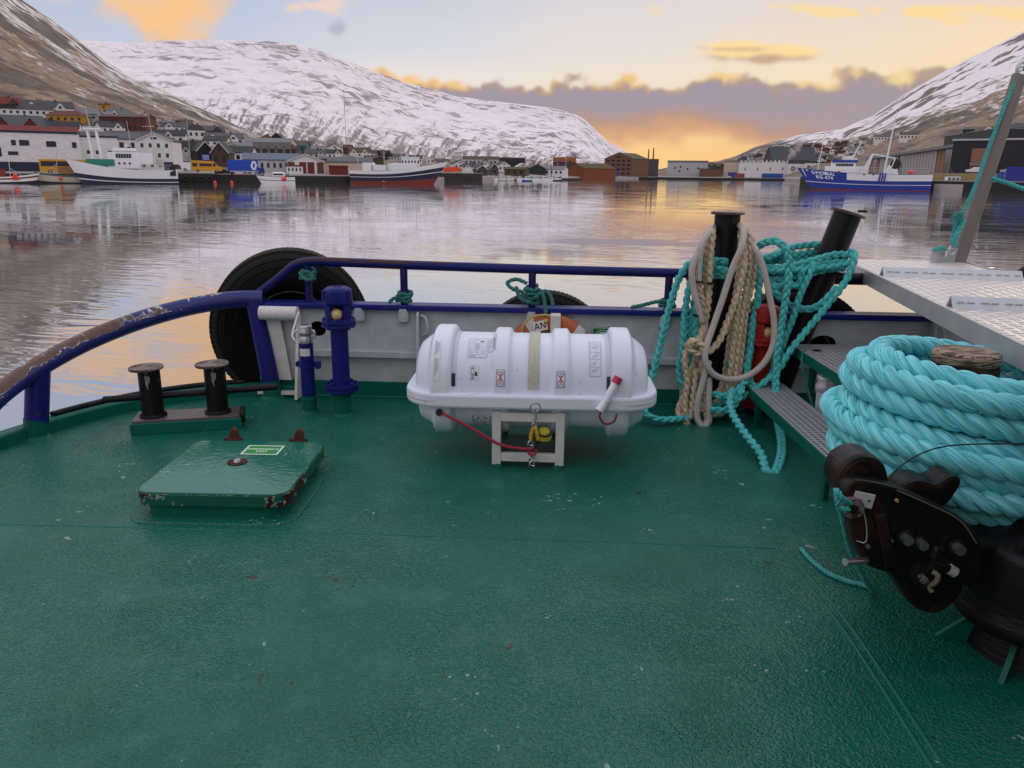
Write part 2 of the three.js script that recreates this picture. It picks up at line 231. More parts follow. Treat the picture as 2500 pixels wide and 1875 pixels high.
{ // the high snowy mountain across the sound
  const crest = knot([[60, 90, 2700], [150, 95, 2700], [200, 97, 2700], [300, 103, 2650], [350, 105, 2600], [395, 99, 2600], [560, 97, 2500], [650, 100, 2450], [720, 105, 2400], [790, 125, 2400], [850, 150, 2400], [900, 170, 2400], [1000, 204, 2400], [1120, 235, 2350], [1250, 252, 2300], [1340, 262, 2250], [1400, 276, 2200], [1430, 293, 2150], [1455, 318, 2100], [1480, 342, 2060], [1530, 371, 2000], [1556, 390, 1950], [1566, 408, 1900], [1600, 432, 1850]]);
  const a0 = AZ(60, 90), a1 = AZ(1600, 432);
  const base = curve([[a0, 1150], [AZ(600, 400), 1050], [AZ(1100, 400), 1300], [AZ(1500, 400), 1650], [a1, 1750]]);
  const g = gridMesh(620, 260, (u, v) => {
    const az = lerp(a0, a1, u), [rc, ec] = crest(az), rb = base(az), back = 0.86; let r, y;
    if (v <= back) { const t = v / back; r = lerp(rb, rc, t); const prof = 0.16 * t + 0.84 * (t < 0.001 ? 0 : Math.pow(t, 1.45)); y = lerp(WATER, ec, prof);
      const w = ec * (t + (fbm(u * 9, 2, 3, 81) - 0.5) * 0.07), step = ((w / 24) % 1 + 1) % 1, edge = 1 - sst(t, 0.93, 1);
      y += edge * sst(t, 0.02, 0.2) * ((sst(step, 0.55, 0.95) - step) * 7 + (fbm(u * 40, v * 18, 4, 83) - 0.5) * 16 - Math.abs(fbm(u * 130 + v * 14, v * 5, 3, 85) - 0.5) * 14 * (1 - t));
      if (t > 0.95) y += (fbm(u * 240, 7, 3, 87) - 0.5) * 5 * ec / 400; }
    else { const t = (v - back) / (1 - back); r = rc * (1 + 0.22 * t); y = ec - t * t * ec * 0.4; }
    return [Math.sin(az) * r, y, -Math.cos(az) * r, u, v];
  });
  const tex = dtex(2048, 1024, (u, v) => {
    const n = fbm(u * 70, v * 40, 5, 91), fine = fbm(u * 500 + v * 210, v * 60, 3, 93), gully = fbm(u * 220 - v * 40, v * 9, 4, 95);
    const t = v / 0.86, dash = fbm(u * 60, t * 120 + u * 10 + n, 4, 97), patchy = fbm(u * 9, t * 7, 3, 99), led = fbm(u * 20 + 5, t * 22 + u * 4 + n * 0.8, 4, 101);
    let rock = sst(dash, 0.57, 0.68) * (0.12 + 0.8 * sst(patchy + u * 0.2, 0.46, 0.7)) + sst(led, 0.6, 0.66) * 0.7 * sst(dash, 0.38, 0.56);
    rock += sst(t, 0.84, 0.94) * (1 - sst(t, 0.97, 1)) * sst(fine, 0.5, 0.7) * 0.45; rock = clamp(rock, 0, 1);
    let c = mix3([0.93, 0.86, 0.87], [0.84, 0.76, 0.78], n);
    c = mix3(c, [0.15, 0.115, 0.115], rock * 0.74);
    const low = sst(0.52 - t + (gully - 0.5) * 0.6 + (n - 0.5) * 0.3 + (fine - 0.5) * 0.35, 0.02, 0.34); // bare heath below the snow
    c = mix3(c, mix3([0.27, 0.205, 0.165], [0.13, 0.1, 0.09], sst(gully * 0.6 + fine * 0.5, 0.45, 0.68)), low * 0.86);
    return G(c);
  }, true);
  tex.wrapS = tex.wrapT = THREE.ClampToEdgeWrapping;
  struct('mountain', g, new THREE.MeshStandardMaterial({ map: tex, roughness: 0.92 }), 'flat-topped snowy mountain across the sound');
}
// ---------- town ----------
const C = { white: [0.86, 0.85, 0.84], cream: [0.7, 0.58, 0.42], palegrey: [0.55, 0.56, 0.58], paleblue: [0.36, 0.43, 0.5], yellow: [0.55, 0.3, 0.04], red: [0.2, 0.03, 0.022], brick: [0.15, 0.05, 0.035], brickdark: [0.1, 0.06, 0.05], brown: [0.12, 0.075, 0.05], dark: [0.03, 0.028, 0.03], darkgrey: [0.09, 0.09, 0.095], black: [0.018, 0.018, 0.024], slate: [0.06, 0.062, 0.075], grey: [0.22, 0.22, 0.23], steelblue: [0.1, 0.14, 0.19], navy: [0.015, 0.02, 0.06], greygreen: [0.14, 0.18, 0.17], teal: [0.07, 0.2, 0.2], orange: [0.42, 0.16, 0.05], rust: [0.24, 0.075, 0.025], moss: [0.1, 0.075, 0.02], darkgreen: [0.03, 0.05, 0.045], woodbrown: [0.2, 0.1, 0.06], slatewall: [0.1, 0.085, 0.1], blue: [0.015, 0.05, 0.35], lightblue: [0.05, 0.2, 0.5] };
const grime = dtex(256, 256, (u, v) => 0.84 + 0.16 * fbm(u * 8, v * 24, 4, 3, 8, 24));
grime.colorSpace = THREE.SRGBColorSpace;
const CM = {}; const cm = (k) => CM[k] ??= new THREE.MeshStandardMaterial({ color: new THREE.Color().setRGB(...C[k]), map: rep(grime, 0.12), roughness: ['black', 'slate', 'steelblue', 'navy'].includes(k) ? 0.6 : 0.85 });
const winM = mat(0.02, 0.024, 0.03, 0.12), frameM = mat(0.6, 0.6, 0.58, 0.6), winGeo = new THREE.BoxGeometry(1, 1, 0.12), metalM = mat(0.4, 0.4, 0.42, 0.4, { metalness: 0.6 });
function roofSlabs(w, d, h, rh, over = 0.35, th = 0.22) { // ridge along x
  const a = Math.atan2(rh, d / 2), L = Math.hypot(rh, d / 2) + over, out = [];
  for (const s of [-1, 1]) out.push(place(uvm(new THREE.BoxGeometry(w + 2 * over, th, L)), 0, h + rh / 2 - over / 2 * Math.sin(a) + th * 0.5, s * (d / 4 + over / 2 * Math.cos(a)), s * a, 0, 0));
  return out;
}
function windowRow(root, rows, cols, w, h0, h1, z, y0 = 0.12, ww = 0.5, hh = 0.5, m = winM) {
  for (let j = 0; j < rows; j++) for (let i = 0; i < cols; i++) {
    const o = part('window', winGeo, m, root), cw = w / cols, ch = (h1 - h0) / rows;
    o.position.set(-w / 2 + cw * (i + 0.5), h0 + ch * (j + 0.5 + y0 * 0.3), z); o.scale.set(cw * ww, ch * hh, 1);
  }
}
function house(x0, x1, ye, yb, yt, wall, roof, type, label, o = {}) {
  const px = (x0 + x1) / 2, p = o.r ? atR(px, o.r) : ground(px, yb), r = Math.hypot(p.x, p.z), k = r / FOC * 1.02, fb = ray(px, yb);
  const baseY = EYE.y + r * fb.y / Math.hypot(fb.x, fb.z);
  if (p.y > baseY) p.y = baseY;
  const w = (x1 - x0) * k, h = (yb - ye) * k + Math.max(0, baseY - p.y), rh = (ye - yt) * k, d = o.d ?? Math.min(Math.max(w * (type === 'g' ? 1.1 : 0.75), 4), 16);
  const t = thing(o.name ?? 'house', label, o.cat ?? 'house', [p.x, p.y, p.z], -Math.atan2(p.x, -p.z) + (o.yaw ?? 0), o.group);
  const H = h, base = -4, walls = [uvm(place(new THREE.BoxGeometry(w, H - base, d), 0, (H + base) / 2, -d / 2))];
  if (type === 'g') { walls.push(place(uvm(new THREE.ExtrudeGeometry(new THREE.Shape([[-w / 2, 0], [w / 2, 0], [0, rh]].map((q) => new THREE.Vector2(...q))), { depth: d - 0.04, bevelEnabled: false })), 0, H - 0.01, -d + 0.02)); }
  if (type === 's') walls.push(place(uvm(new THREE.ExtrudeGeometry(new THREE.Shape([[-d / 2, 0], [d / 2, 0], [0, rh]].map((q) => new THREE.Vector2(...q))), { depth: w - 0.04, bevelEnabled: false })), -w / 2 + 0.02, H - 0.01, -d / 2, 0, Math.PI / 2, 0));
  part('wall', walls, cm(wall), t);
  let rg;
  if (type === 'g') rg = roofSlabs(d, w, H, rh).map((g) => place(g, 0, 0, -d / 2, 0, Math.PI / 2, 0));
  else if (type === 's') rg = roofSlabs(w, d, H, rh).map((g) => place(g, 0, 0, -d / 2));
  else if (type === 'h') { const g = new THREE.CylinderGeometry(0.38, 0.75, rh, 4, 1); g.rotateY(Math.PI / 4); g.scale(w / 1.02, 1, d / 1.02); rg = [uvm(place(g, 0, H + rh / 2 + 0.01, -d / 2))]; }
  else rg = [box(w + 0.4, Math.max(rh, 0.4), d + 0.4, 0, H + Math.max(rh, 0.4) / 2 + 0.01, -d / 2)];
  const ro = part('roof', rg, cm(roof), t);
  if (type === 's' && o.dormer && w > 5) for (const fx of w > 16 ? [-0.28, 0.24] : [o.dormer > 0.7 ? 0.2 : -0.18]) { // gabled bay breaking the eaves
    const bw = Math.min(w * 0.34, 4.6), bh = Math.min(rh * 0.8, bw * 0.62), cx = fx * w, dd = d * 0.42;
    const bay = part('gable_bay', [place(uvm(new THREE.ExtrudeGeometry(new THREE.Shape([[-bw / 2, -H * 0.9], [bw / 2, -H * 0.9], [bw / 2, 0.2], [0, bh + 0.2], [-bw / 2, 0.2]].map((q) => new THREE.Vector2(...q))), { depth: dd, bevelEnabled: false })), cx, H, -dd + 0.35)], cm(wall), t);
    part('gable_roof', roofSlabs(dd, bw, H + 0.2, bh, 0.2, 0.16).map((g) => place(g, cx, 0, -dd / 2 + 0.45, 0, Math.PI / 2, 0)), cm(roof), bay);
    const q = part('window', winGeo, winM, bay); q.position.set(cx, H + bh * 0.1, 0.36); q.scale.set(bw * 0.3, bh * 0.45, 1);
  }
  if (o.chim && type !== 'f') part('chimney', box(0.8, 1.6, 0.8, w * 0.18, H + rh * 0.9 + 0.3, -d / 2), cm('brick'), ro);
  const rows = o.rows ?? Math.max(1, Math.round(h / 3.4)), cols = o.cols ?? Math.max(1, Math.round(w / 3.2));
  if (o.win !== false) windowRow(t, rows, Math.min(cols, 8), w * 0.9, 0.3, H, 0.0, 0.12, o.ww ?? 0.42, o.wh ?? 0.42);
  if (type === 'g' && rh > 2 && o.win !== false) { const q = part('window', winGeo, winM, t); q.position.set(0, H + rh * 0.32, 0); q.scale.set(w * 0.16, rh * 0.26, 1); }
  if (type === 'g' && r < 420) { for (const s of [-1, 1]) part('bargeboard', place(new THREE.BoxGeometry(Math.hypot(w / 2, rh) + 0.5, 0.28, 0.1), s * (w / 4 + 0.12), H + rh / 2 - 0.02, 0.42, 0, 0, -s * Math.atan2(rh, w / 2)), frameM, t); }
  return t;
}
const town = `0 48 263 290 250 darkgrey red s|grey house under a red roof, uppermost at the left edge
72 165 268 286 254 white black s|long white house with black roof highest above the yellow house
22 120 275 300 264 white black h|white two-storey house with low black hipped roof, left of yellow house
128 198 290 318 280 yellow brick h|large yellow two-storey house with red-brown roof
186 232 282 296 271 paleblue grey s|pale blue house right above the yellow house
232 270 282 294 276 white grey s|low white house between pale blue house and brick block
250 268 259 270 256 yellow brown s|tiny yellow cabin alone on the grassy slope
270 312 282 293 271 white greygreen s|white house with grey-green roof above the brick block
256 348 293 322 287 brick brown s|long red-brown brick block on the hillside
338 378 291 306 281 white black g|white gabled house right of the brick block
350 418 303 318 297 white grey s|white terrace with pale grey roof below the white gabled house
0 92 312 332 292 red slate s|long red house with slate roof at left edge
76 150 311 322 298 white navy s|white house with navy roof beside the long red house
138 186 318 334 304 white black s|white house with steep black roof below yellow house
190 248 310 324 303 white brown s|white house with brown roof below brick block
254 302 314 328 303 white black s|white house with black roof just behind the white fishing boat mast
265 360 336 350 325 white black s|long white building with black roof behind the fishing boat
375 432 334 344 322 white black s|white house with black roof directly above the three-storey gabled house
400 450 312 324 302 white slate s|white house with slate roof below the hill spur
400 448 335 352 323 white black s|white house with black roof above the dark wooden houses
428 468 308 318 297 brown brown s|brown house highest at the hill spur
462 500 322 340 310 white black h|white house with black hipped roof over a red garden wall
492 545 322 331 311 brown slate s|brown house with slate roof right of the black hipped roof
500 550 346 358 336 white black s|white house with black roof above the brick-brown gable
508 588 340 352 328 white slate s|long white house with slate roof high above the blue trailer
442 492 374 397 352 palegrey black s|pale grey house with black roof left of dark wooden houses
486 522 374 403 355 dark black g|black wooden gabled house behind the yellow van
520 558 378 407 356 brickdark black g|dark brown gabled house right of the black wooden house
553 612 376 399 363 white black s|white house with black roof left of the blue trailer
545 612 361 377 351 palegrey grey s|pale grey wing left of the cream hall
600 702 350 364 340 cream grey s|upper cream hall with row of small windows
660 690 341 353 329 dark black g|dark gabled house highest behind the cream halls
640 664 338 347 331 orange brown g|small orange-brown gabled house behind the cream hall
703 746 358 373 350 teal slate s|teal house with slate roof right of cream halls
716 762 354 368 347 white brown s|white house with brown roof behind the teal house
742 800 366 378 358 white grey s|long white house with grey roof right of teal house
700 724 366 384 360 brown brown s|brown house squeezed behind the blue-grey hall
752 795 376 388 368 palegrey slate s|pale grey house behind the red door hall
798 836 364 375 354 white black g|white gabled house highest above the cream warehouse
838 858 363 377 356 brick brown s|small brick house right of the highest white gable
800 834 376 390 368 white black s|white house with black roof behind the cream warehouse
855 902 374 386 363 white brown s|white house with brown roof above the trawler stern
888 922 376 386 369 white slate s|white flat-looking house left of the dark house above trawler
915 958 379 390 369 dark black s|dark house above the trawler
898 940 388 400 382 brown brown s|brown low house just behind the trawler
945 985 384 394 377 palegrey slate s|grey house behind the trawler wheelhouse
1000 1030 388 398 381 white black s|white house with black roof behind trawler bow
1042 1068 390 400 382 white black g|white gabled house right of the trawler mast
1066 1100 396 406 390 cream slate s|cream house behind the red tent
1108 1140 401 412 393 white black g|white gabled house right of the red tent
1132 1166 409 424 402 white slate s|white house with slate roof beside the marina
1172 1197 405 420 393 white black g|tall white gabled house behind the marina
1164 1190 415 429 406 darkgrey black g|left grey boathouse with pointed gable at the marina
1196 1217 413 429 402 darkgrey black g|right grey boathouse with pointed gable at the marina
1216 1246 405 420 396 white black g|white gabled house below the black glass building
1232 1282 415 430 410 brown moss s|brown boathouse with mossy roof at the marina
1262 1290 409 424 401 white white g|white house with white roof at the marina
1290 1310 408 420 401 white slate g|small white gable left of the dark green shed
1292 1332 414 427 404 darkgreen black g|dark green gabled shed behind the white motor yacht
1328 1376 415 430 408 white grey s|long low white boathouse left of the rust barn
1352 1404 397 408 386 darkgrey rust s|dark house with rust-coloured roof above the rust barn
1735 1770 409 428 402 darkgrey brown s|dark grey shed left of the beige block`;
for (const line of town.split('\n')) {
  const [spec, label] = line.split('|'), q = spec.split(' '), n = q.slice(0, 5).map(Number), hh = hash(n[0], n[3], 9);
  house(...n, q[5], q[6], q[7], label, { yaw: (hh - 0.5) * 0.7, chim: hh > 0.4, dormer: hh > 0.3 ? hh : 0, group: 'houses on the hillside of the town' });
}
// larger buildings along the water
house(0, 172, 345, 416, 341, 'white', 'navy', 'f', 'long white harbour warehouse with dark base, left part', { r: 252, d: 26, win: false, name: 'warehouse', cat: 'warehouse' });
{
  const t = house(168, 278, 351, 416, 348, 'white', 'navy', 'f', 'lower white warehouse wing behind the fishing boat', { r: 255, d: 22, win: false, name: 'warehouse', cat: 'warehouse' });
  const k = 255 / FOC * 1.02, w = (px) => (px - 223) * k;
  for (const px of [203, 224, 240, 262]) { const o = part('window', winGeo, winM, t); o.position.set(w(px), 5.2, 0); o.scale.set(8 * k, 7 * k, 1); }
  part('plinth', box(110 * k, 2.6, 0.3, 0, 1.3, 0.16), cm('navy'), t);
  const u = scene.children.find((c) => c.name === 'warehouse'), k2 = 252 / FOC * 1.02;
  for (const [px, py, a, b] of [[57, 362, 8, 10], [73, 362, 13, 11], [81, 362, 5, 10], [119, 363, 14, 11], [127, 363, 5, 10], [161, 364, 8, 11], [31, 380, 8, 17], [54, 382, 17, 7]]) { const o = part('window', winGeo, winM, u); o.position.set((px - 86) * k2, (416 - py) * k2, 0); o.scale.set(a * k2, b * k2, 1); }
  part('plinth', box(172 * k2, 2.4, 0.3, 0, 1.2, 0.16), cm('navy'), u);
}
house(30, 176, 335, 345, 315, 'palegrey', 'red', 's', 'pale building with long bright red roof behind the white warehouse', { r: 285, win: false, name: 'red_roofed_hall', cat: 'building' });
house(176, 330, 341, 352, 327, 'white', 'slate', 's', 'long low building with grey slate roof behind the warehouse wing', { r: 290, d: 14 });
house(348, 420, 354, 402, 338, 'white', 'black', 'g', 'three-storey white gabled house beside the blue container', { r: 262, rows: 3, cols: 4, yaw: -0.25, ww: 0.35 });
{
  const t = house(608, 706, 363, 382, 352, 'cream', 'grey', 'f', 'lower cream hall with big windows between dark posts', { win: false, name: 'community_hall', cat: 'hall' }), w = 98 * Math.hypot(t.position.x, t.position.z) / FOC;
  windowRow(t, 1, 6, w, 0.6, 4.2, 0, 0, 0.72, 0.62); for (let i = 0; i <= 6; i++) part('post', box(0.35, 4.6, 0.35, -w / 2 + w * i / 6, 2.2, 0.1), cm('black'), t);
}
{
  const t = house(606, 722, 394, 418, 380, 'palegrey', 'steelblue', 's', 'long low hall with blue-grey roof behind the white motorboat', { r: 268, d: 14, cols: 8, rows: 1 });
  const q = house(708, 788, 397, 422, 382, 'white', 'steelblue', 'g', 'white gabled fire hall with two tall red doors', { r: 262, d: 22, win: false, name: 'fire_hall', cat: 'hall' }), k = 262 / FOC;
  for (const px of [741, 759]) part('door', box(15 * k, 25 * k, 0.15, (px - 748) * k, 12.6 * k, 0.05), cm('red'), q);
  for (const px of [716, 780]) part('side_panel', box(15 * k, 25 * k, 0.1, (px - 748) * k, 12.6 * k, 0.03), cm('brown'), q);
  house(702, 738, 408, 423, 406, 'white', 'red', 'f', 'small white harbour office with flat red roof edge', { r: 250, rows: 1, cols: 4, name: 'harbour_office', cat: 'office' });
  house(774, 797, 394, 420, 392, 'red', 'brick', 'f', 'narrow red block between fire hall and cream warehouse', { r: 268, win: false, name: 'red_block', cat: 'building' });
  house(788, 905, 399, 424, 388, 'cream', 'slate', 's', 'long cream warehouse behind the trawler stern', { r: 266, d: 20, win: false, name: 'warehouse', cat: 'warehouse' });
  house(806, 848, 409, 424, 407, 'red', 'brick', 'f', 'low dark red shed in front of the cream warehouse', { r: 252, win: false, name: 'shed', cat: 'shed' });
}
house(1132, 1216, 390, 400, 383, 'palegrey', 'brown', 's', 'long pale school building with brown roof above the marina', { cols: 8, rows: 1, name: 'school_building', cat: 'building' });
house(1215, 1280, 388, 404, 386, 'dark', 'grey', 'f', 'flat black glass building above the marina', { cols: 5, rows: 2, ww: 0.85, wh: 0.7, name: 'glass_building', cat: 'building' });
house(1376, 1430, 413, 434, 402, 'rust', 'moss', 'g', 'big rust-brown wooden barn on the waterfront', { r: 560, d: 34, yaw: -0.75, win: false, name: 'barn', cat: 'barn' });
house(1428, 1480, 411, 433, 409, 'white', 'white', 'f', 'white flat-roofed block right of the rust barn', { r: 590, rows: 2, cols: 6, ww: 0.3, name: 'office_block', cat: 'building' });
house(1446, 1470, 400, 409, 398, 'white', 'white', 'f', 'small white upper storey block behind the white flat block', { r: 620, rows: 1, cols: 4, name: 'office_block', cat: 'building' });
house(1472, 1545, 391, 424, 378, 'woodbrown', 'brown', 'g', 'large brown apartment house with balconies and gable', { r: 700, d: 30, yaw: -0.5, rows: 4, cols: 5, ww: 0.6, name: 'apartment_house', cat: 'apartment house' });
{ const t = house(1545, 1604, 395, 428, 392, 'slatewall', 'brown', 'f', 'dark violet-grey factory block with two thin chimneys', { r: 760, win: false, name: 'factory_block', cat: 'factory' }); for (const [dx, h] of [[6, 27], [17, 30]]) part('chimney', cyl(0.7, 0.5, h * 0.4, dx * 0.4, 13.5 + h * 0.2, -4), cm('darkgrey'), t); }
{ const t = house(1633, 1722, 400, 428, 396, 'palegrey', 'grey', 'f', 'pale grey slanted modern building', { r: 850, win: false, name: 'modern_building', cat: 'building' }); const k = 850 / FOC; for (const [px, py] of [[1662, 408], [1678, 412], [1702, 410], [1660, 417], [1650, 410]]) { const o = part('window', winGeo, winM, t); o.position.set((px - 1678) * k, (428 - py) * k, 0); o.scale.set(4 * k, 4 * k, 1); } }
house(1710, 1760, 416, 434, 414, 'woodbrown', 'brown', 'f', 'brown plank shed on the far quay', { r: 828, win: false, name: 'shed', cat: 'shed' });
house(1768, 1803, 400, 430, 397, 'cream', 'grey', 'f', 'beige block left of the white gabled row', { r: 850, win: false, name: 'factory_block', cat: 'factory' });
for (let i = 0; i < 12; i++) house(1803 + i * 10.2, 1812.6 + i * 10.2, 401, 431, 394, 'white', 'slate', 'g', i === 0 ? 'leftmost narrow gable of the white factory row' : i === 11 ? 'rightmost narrow gable of the white factory row' : 'narrow white gable inside the factory row on the far quay', { r: 840, d: 30, rows: 1, cols: 1, ww: 0.25, wh: 0.2, win: i % 3 === 1, name: 'factory_gable', cat: 'factory', group: 'white factory gables' });
{ // hall with the round emblem
  const t = house(1926, 1966, 404, 430, 396, 'white', 'slate', 'f', 'white hall with a dark ring emblem beside the factory row', { r: 832, win: false, name: 'emblem_hall', cat: 'hall' }), k = 832 / FOC;
  const e = part('emblem', [place(new THREE.TorusGeometry(2.1, 0.22, 6, 24), -14 * k + 2, 16 * k, 0.1), place(new THREE.TorusGeometry(1.1, 0.3, 6, 18), -14 * k + 2, 16 * k + 0.2, 0.1), box(0.4, 1.8, 0.1, -14 * k + 2, 9 * k, 0.06)], cm('slate'), t); e.userData.label = 'dark round emblem';
}
house(1966, 2014, 402, 424, 399, 'white', 'slate', 'f', 'low white hall right of the emblem hall', { r: 820, rows: 1, cols: 3, name: 'factory_hall', cat: 'hall' });
{ // church: steep grey roof, dark gable with a ring
  const t = house(1888, 1988, 396, 414, 366, 'slatewall', 'slate', 's', 'large church with steep grey roof and ring in its gable', { r: 930, d: 26, win: false, yaw: 0.42, name: 'church', cat: 'church' });
  part('ring_window', place(new THREE.TorusGeometry(2.4, 0.5, 8, 28), 24.6, 13, -13, 0, Math.PI / 2, 0), frameM, t);
  part('cross', [box(0.3, 3, 0.3, 24.4, 26.5, -13), box(0.3, 0.3, 1.6, 24.4, 27, -13)], frameM, t);
}
// steam drifting in front of the church roof
{ const gs = []; for (let i = 0; i < 26; i++) { const t = i / 26, g = new THREE.IcosahedronGeometry(1.2 + t * 2.2, 2), p = g.attributes.position; for (let j = 0; j < p.count; j++) { const s = 1 + 0.5 * (fbm(p.getX(j) * 1.2 + i * 7, p.getY(j) * 1.2 + p.getZ(j), 3, 61) - 0.5); p.setXYZ(j, p.getX(j) * s, p.getY(j) * s, p.getZ(j) * s); } g.computeVertexNormals(); const q = atR(1918 + t * 30 + rr(-4, 4), 845); gs.push(place(g, q.x + rr(-2, 2), q.y + 11 + t * 18 + rr(-1.5, 1.5), q.z + rr(-2, 2))); }
  const o = solo('steam_plume', 'pale steam rising in front of the church roof', 'steam', gs, new THREE.MeshStandardMaterial({ color: new THREE.Color().setRGB(0.8, 0.72, 0.68), roughness: 1, transparent: true, opacity: 0.2 })); o.userData.kind = 'stuff'; }
// crowded small houses on the right-hand hillside
{
  const kinds = [['white', 'slate', 'white'], ['white', 'black', 'white'], ['palegrey', 'slate', 'pale grey'], ['brick', 'brown', 'red-brown'], ['white', 'grey', 'white'], ['brown', 'slate', 'brown'], ['cream', 'slate', 'cream']], top = curve([[1780, 398], [1800, 392], [1850, 372], [1900, 356], [1960, 346], [2050, 344], [2120, 342]]), bot = curve([[1780, 402], [1860, 398], [2000, 400], [2070, 398], [2120, 368]]);
  for (let i = 0; i < 92; i++) {
    const px = 1785 + Math.pow(rnd(), 0.8) * 325, py = lerp(top(px) + 4, bot(px), rnd()), k = kinds[Math.floor(Math.pow(rnd(), 1.4) * 6.99)], w = rr(9, 17), hgt = rr(4, 6.5);
    house(px - w / 2, px + w / 2, py - hgt, py, py - hgt - rr(2.5, 4.5), k[0], k[1], rnd() > 0.5 ? 'g' : 's', `small ${k[2]} house with ${k[1]} roof among the packed rows on the right-hand hillside`, { yaw: rr(-0.6, 0.6), rows: 1, cols: 2, dormer: rnd() > 0.6 ? 0.8 : 0, group: `${k[2]} ${k[1]}-roofed houses of the right-hand hillside` });
  }
  for (const [a, b, e, y, t, w, r, ty, l] of [[2138, 2176, 336, 345, 331, 'white', 'slate', 's', 'white terrace above the fin-fronted building'], [2200, 2236, 331, 342, 325, 'white', 'brown', 's', 'white house with brown roof above the flat roof of the fin-fronted building'], [2355, 2375, 317, 322, 312, 'darkgreen', 'greygreen', 's', 'green hut on the brown slope'], [2396, 2424, 326, 338, 313, 'white', 'black', 'g', 'white gabled house left of the grey pole'], [2448, 2486, 320, 338, 311, 'white', 'slate', 's', 'white house right of the grey pole'], [2482, 2530, 318, 338, 308, 'palegrey', 'slate', 's', 'pale grey house at the right edge']]) house(a, b, e, y, t, w, r, ty, l, { group: 'houses above the right-hand quay' });
}
{ // long building with timber fins on the right-hand quay
  const A = atR(2118, 395), B = atR(2352, 268), mid = A.clone().lerp(B, 0.5), L = A.distanceTo(B), yaw = -Math.atan2(B.z - A.z, B.x - A.x), hL = 8.2, hR = 9.6;
  const t = thing('fin_building', 'long modern hall with vertical pale fins on the right quay', 'building', [A.x, Math.min(A.y, B.y) - 0.2, A.z], yaw);
  part('wall', [extr([[0, -2], [L, -2], [L, hR], [0, hL]], 24, 0).translate(0, 0, -24)], cm('dark'), t);
  part('roof', [extr([[-0.6, hL], [L + 0.4, hR], [L + 0.4, hR + 0.9], [-0.6, hL + 0.9]], 26, 0).translate(0, 0.01, -24.4)], cm('grey'), t);
  part('roof_storey', [box(46, 4.6, 14, L - 26, hR + 2.6, -14)], cm('black'), t);
  const finM = mat(0.36, 0.33, 0.31, 0.7), woodM = mat(0.26, 0.13, 0.07, 0.7), greyGlass = mat(0.12, 0.12, 0.13, 0.15);
  for (let i = 0; i < 34; i++) { const x = L * (0.01 + i / 34 * 0.985), h = lerp(hL, hR, x / L) - 0.05; const wood = [0, 1, 4, 5, 27, 28, 33].includes(i), glass = [2, 3, 14, 15, 29, 30, 31, 32].includes(i); part(wood ? 'timber_panel' : glass ? 'window' : 'fin', box(L / 34 * (glass ? 0.96 : 0.82), h, wood || glass ? 0.16 : 0.5, x + L / 68, h / 2 - 0.05, wood || glass ? 0.09 : 0.26), wood ? woodM : glass ? greyGlass : finM, t); }
  const p = atR(2440, 262), q = thing('black_hall', 'black clad hall with timber balcony box at right edge', 'building', [p.x, p.y - 0.2, p.z], -Math.atan2(p.x, -p.z) - 0.08);
  part('wall', [box(27, 12.6, 22, 1, 4.6, -11)], cm('black'), q); part('roof', box(27.6, 0.5, 22.6, 1, 11.2, -11), cm('palegrey'), q);
  part('timber_box', box(4.6, 6.4, 0.8, -5.2, 5.6, 0.2), woodM, q); part('balcony', box(5, 0.9, 1.6, -5.0, 4.6, 0.5), cm('grey'), q); part('door', box(3, 2.7, 0.2, -5.2, 1.4, 0.1), woodM, q);
  // grass bank before both
  const b = []; const g = gridMesh(40, 6, (u, v) => { const px = lerp(2195, 2560, u), r = lerp(246, 233, v), c = atR(px, r); return [c.x, QUAY + lerp(2.6, 0.1, v * v) * sst(u, 0, 0.04) + 0.15, c.z, u * 8, v]; });
  const gb = struct('grass_bank', g, new THREE.MeshStandardMaterial({ map: dtex(256, 256, (u, v) => G(mix3([0.2, 0.13, 0.045], [0.1, 0.075, 0.03], fbm(u * 16, v * 16, 4, 5, 16))), true), roughness: 1 }), 'brown grass bank above the right quay');
}

// ---------- quays ----------
const quayM = new THREE.MeshStandardMaterial({ map: dtex(256, 256, (u, v) => G(mix3([0.012, 0.012, 0.012], [0.06, 0.052, 0.045], sst(fbm(u * 16, v * 16, 4, 7, 16), 0.4, 0.75))), true), roughness: 0.9 }), kerbM = mat(0.3, 0.28, 0.27, 0.9);
const tyreGeo = new THREE.TorusGeometry(0.55, 0.22, 8, 18), rubberFar = mat(0.015, 0.015, 0.016, 0.85);
function quay(x0, x1, r0, r1, h, label, name = 'quay_wall') {
  const a = atR(x0, r0), b = atR(x1, r1), L = a.distanceTo(b), y = -Math.atan2(b.z - a.z, b.x - a.x), t = thing(name, label, 'quay', [a.x, WATER, a.z], y); t.userData.kind = 'structure';
  part('face', box(L, h + 3, 16, L / 2, h / 2 - 1.5, -8), quayM, t); part('kerb', box(L, 0.22, 0.5, L / 2, h + 0.12, -0.24), kerbM, t);
  part('paving', box(L, 0.1, 15.4, L / 2, h + 0.06, -8.3), kerbM, t);
  return { t, L };
}
quay(-60, 225, 206, 208, 1.9, 'low timber quay under the warehouse', 'timber_quay');
{ const { t, L } = quay(404, 520, 203, 203, 2.3, 'dark quay hung with a row of tyres'); for (let i = 0; i < 6; i++) part('tyre_fender', place(tyreGeo.clone(), L * (0.08 + i * 0.17), 1.1, 0.2), rubberFar, t); }
quay(516, 644, 212, 216, 2.1, 'dark quay below the blue trailer');
quay(712, 872, 218, 226, 1.9, 'dark timber quay between motorboat and trawler');
quay(1050, 1178, 268, 300, 3.0, 'dark piled pier right of the trawler bow', 'pier');
quay(1300, 1420, 400, 470, 1.0, 'low floating pontoon by the marina', 'pontoon');
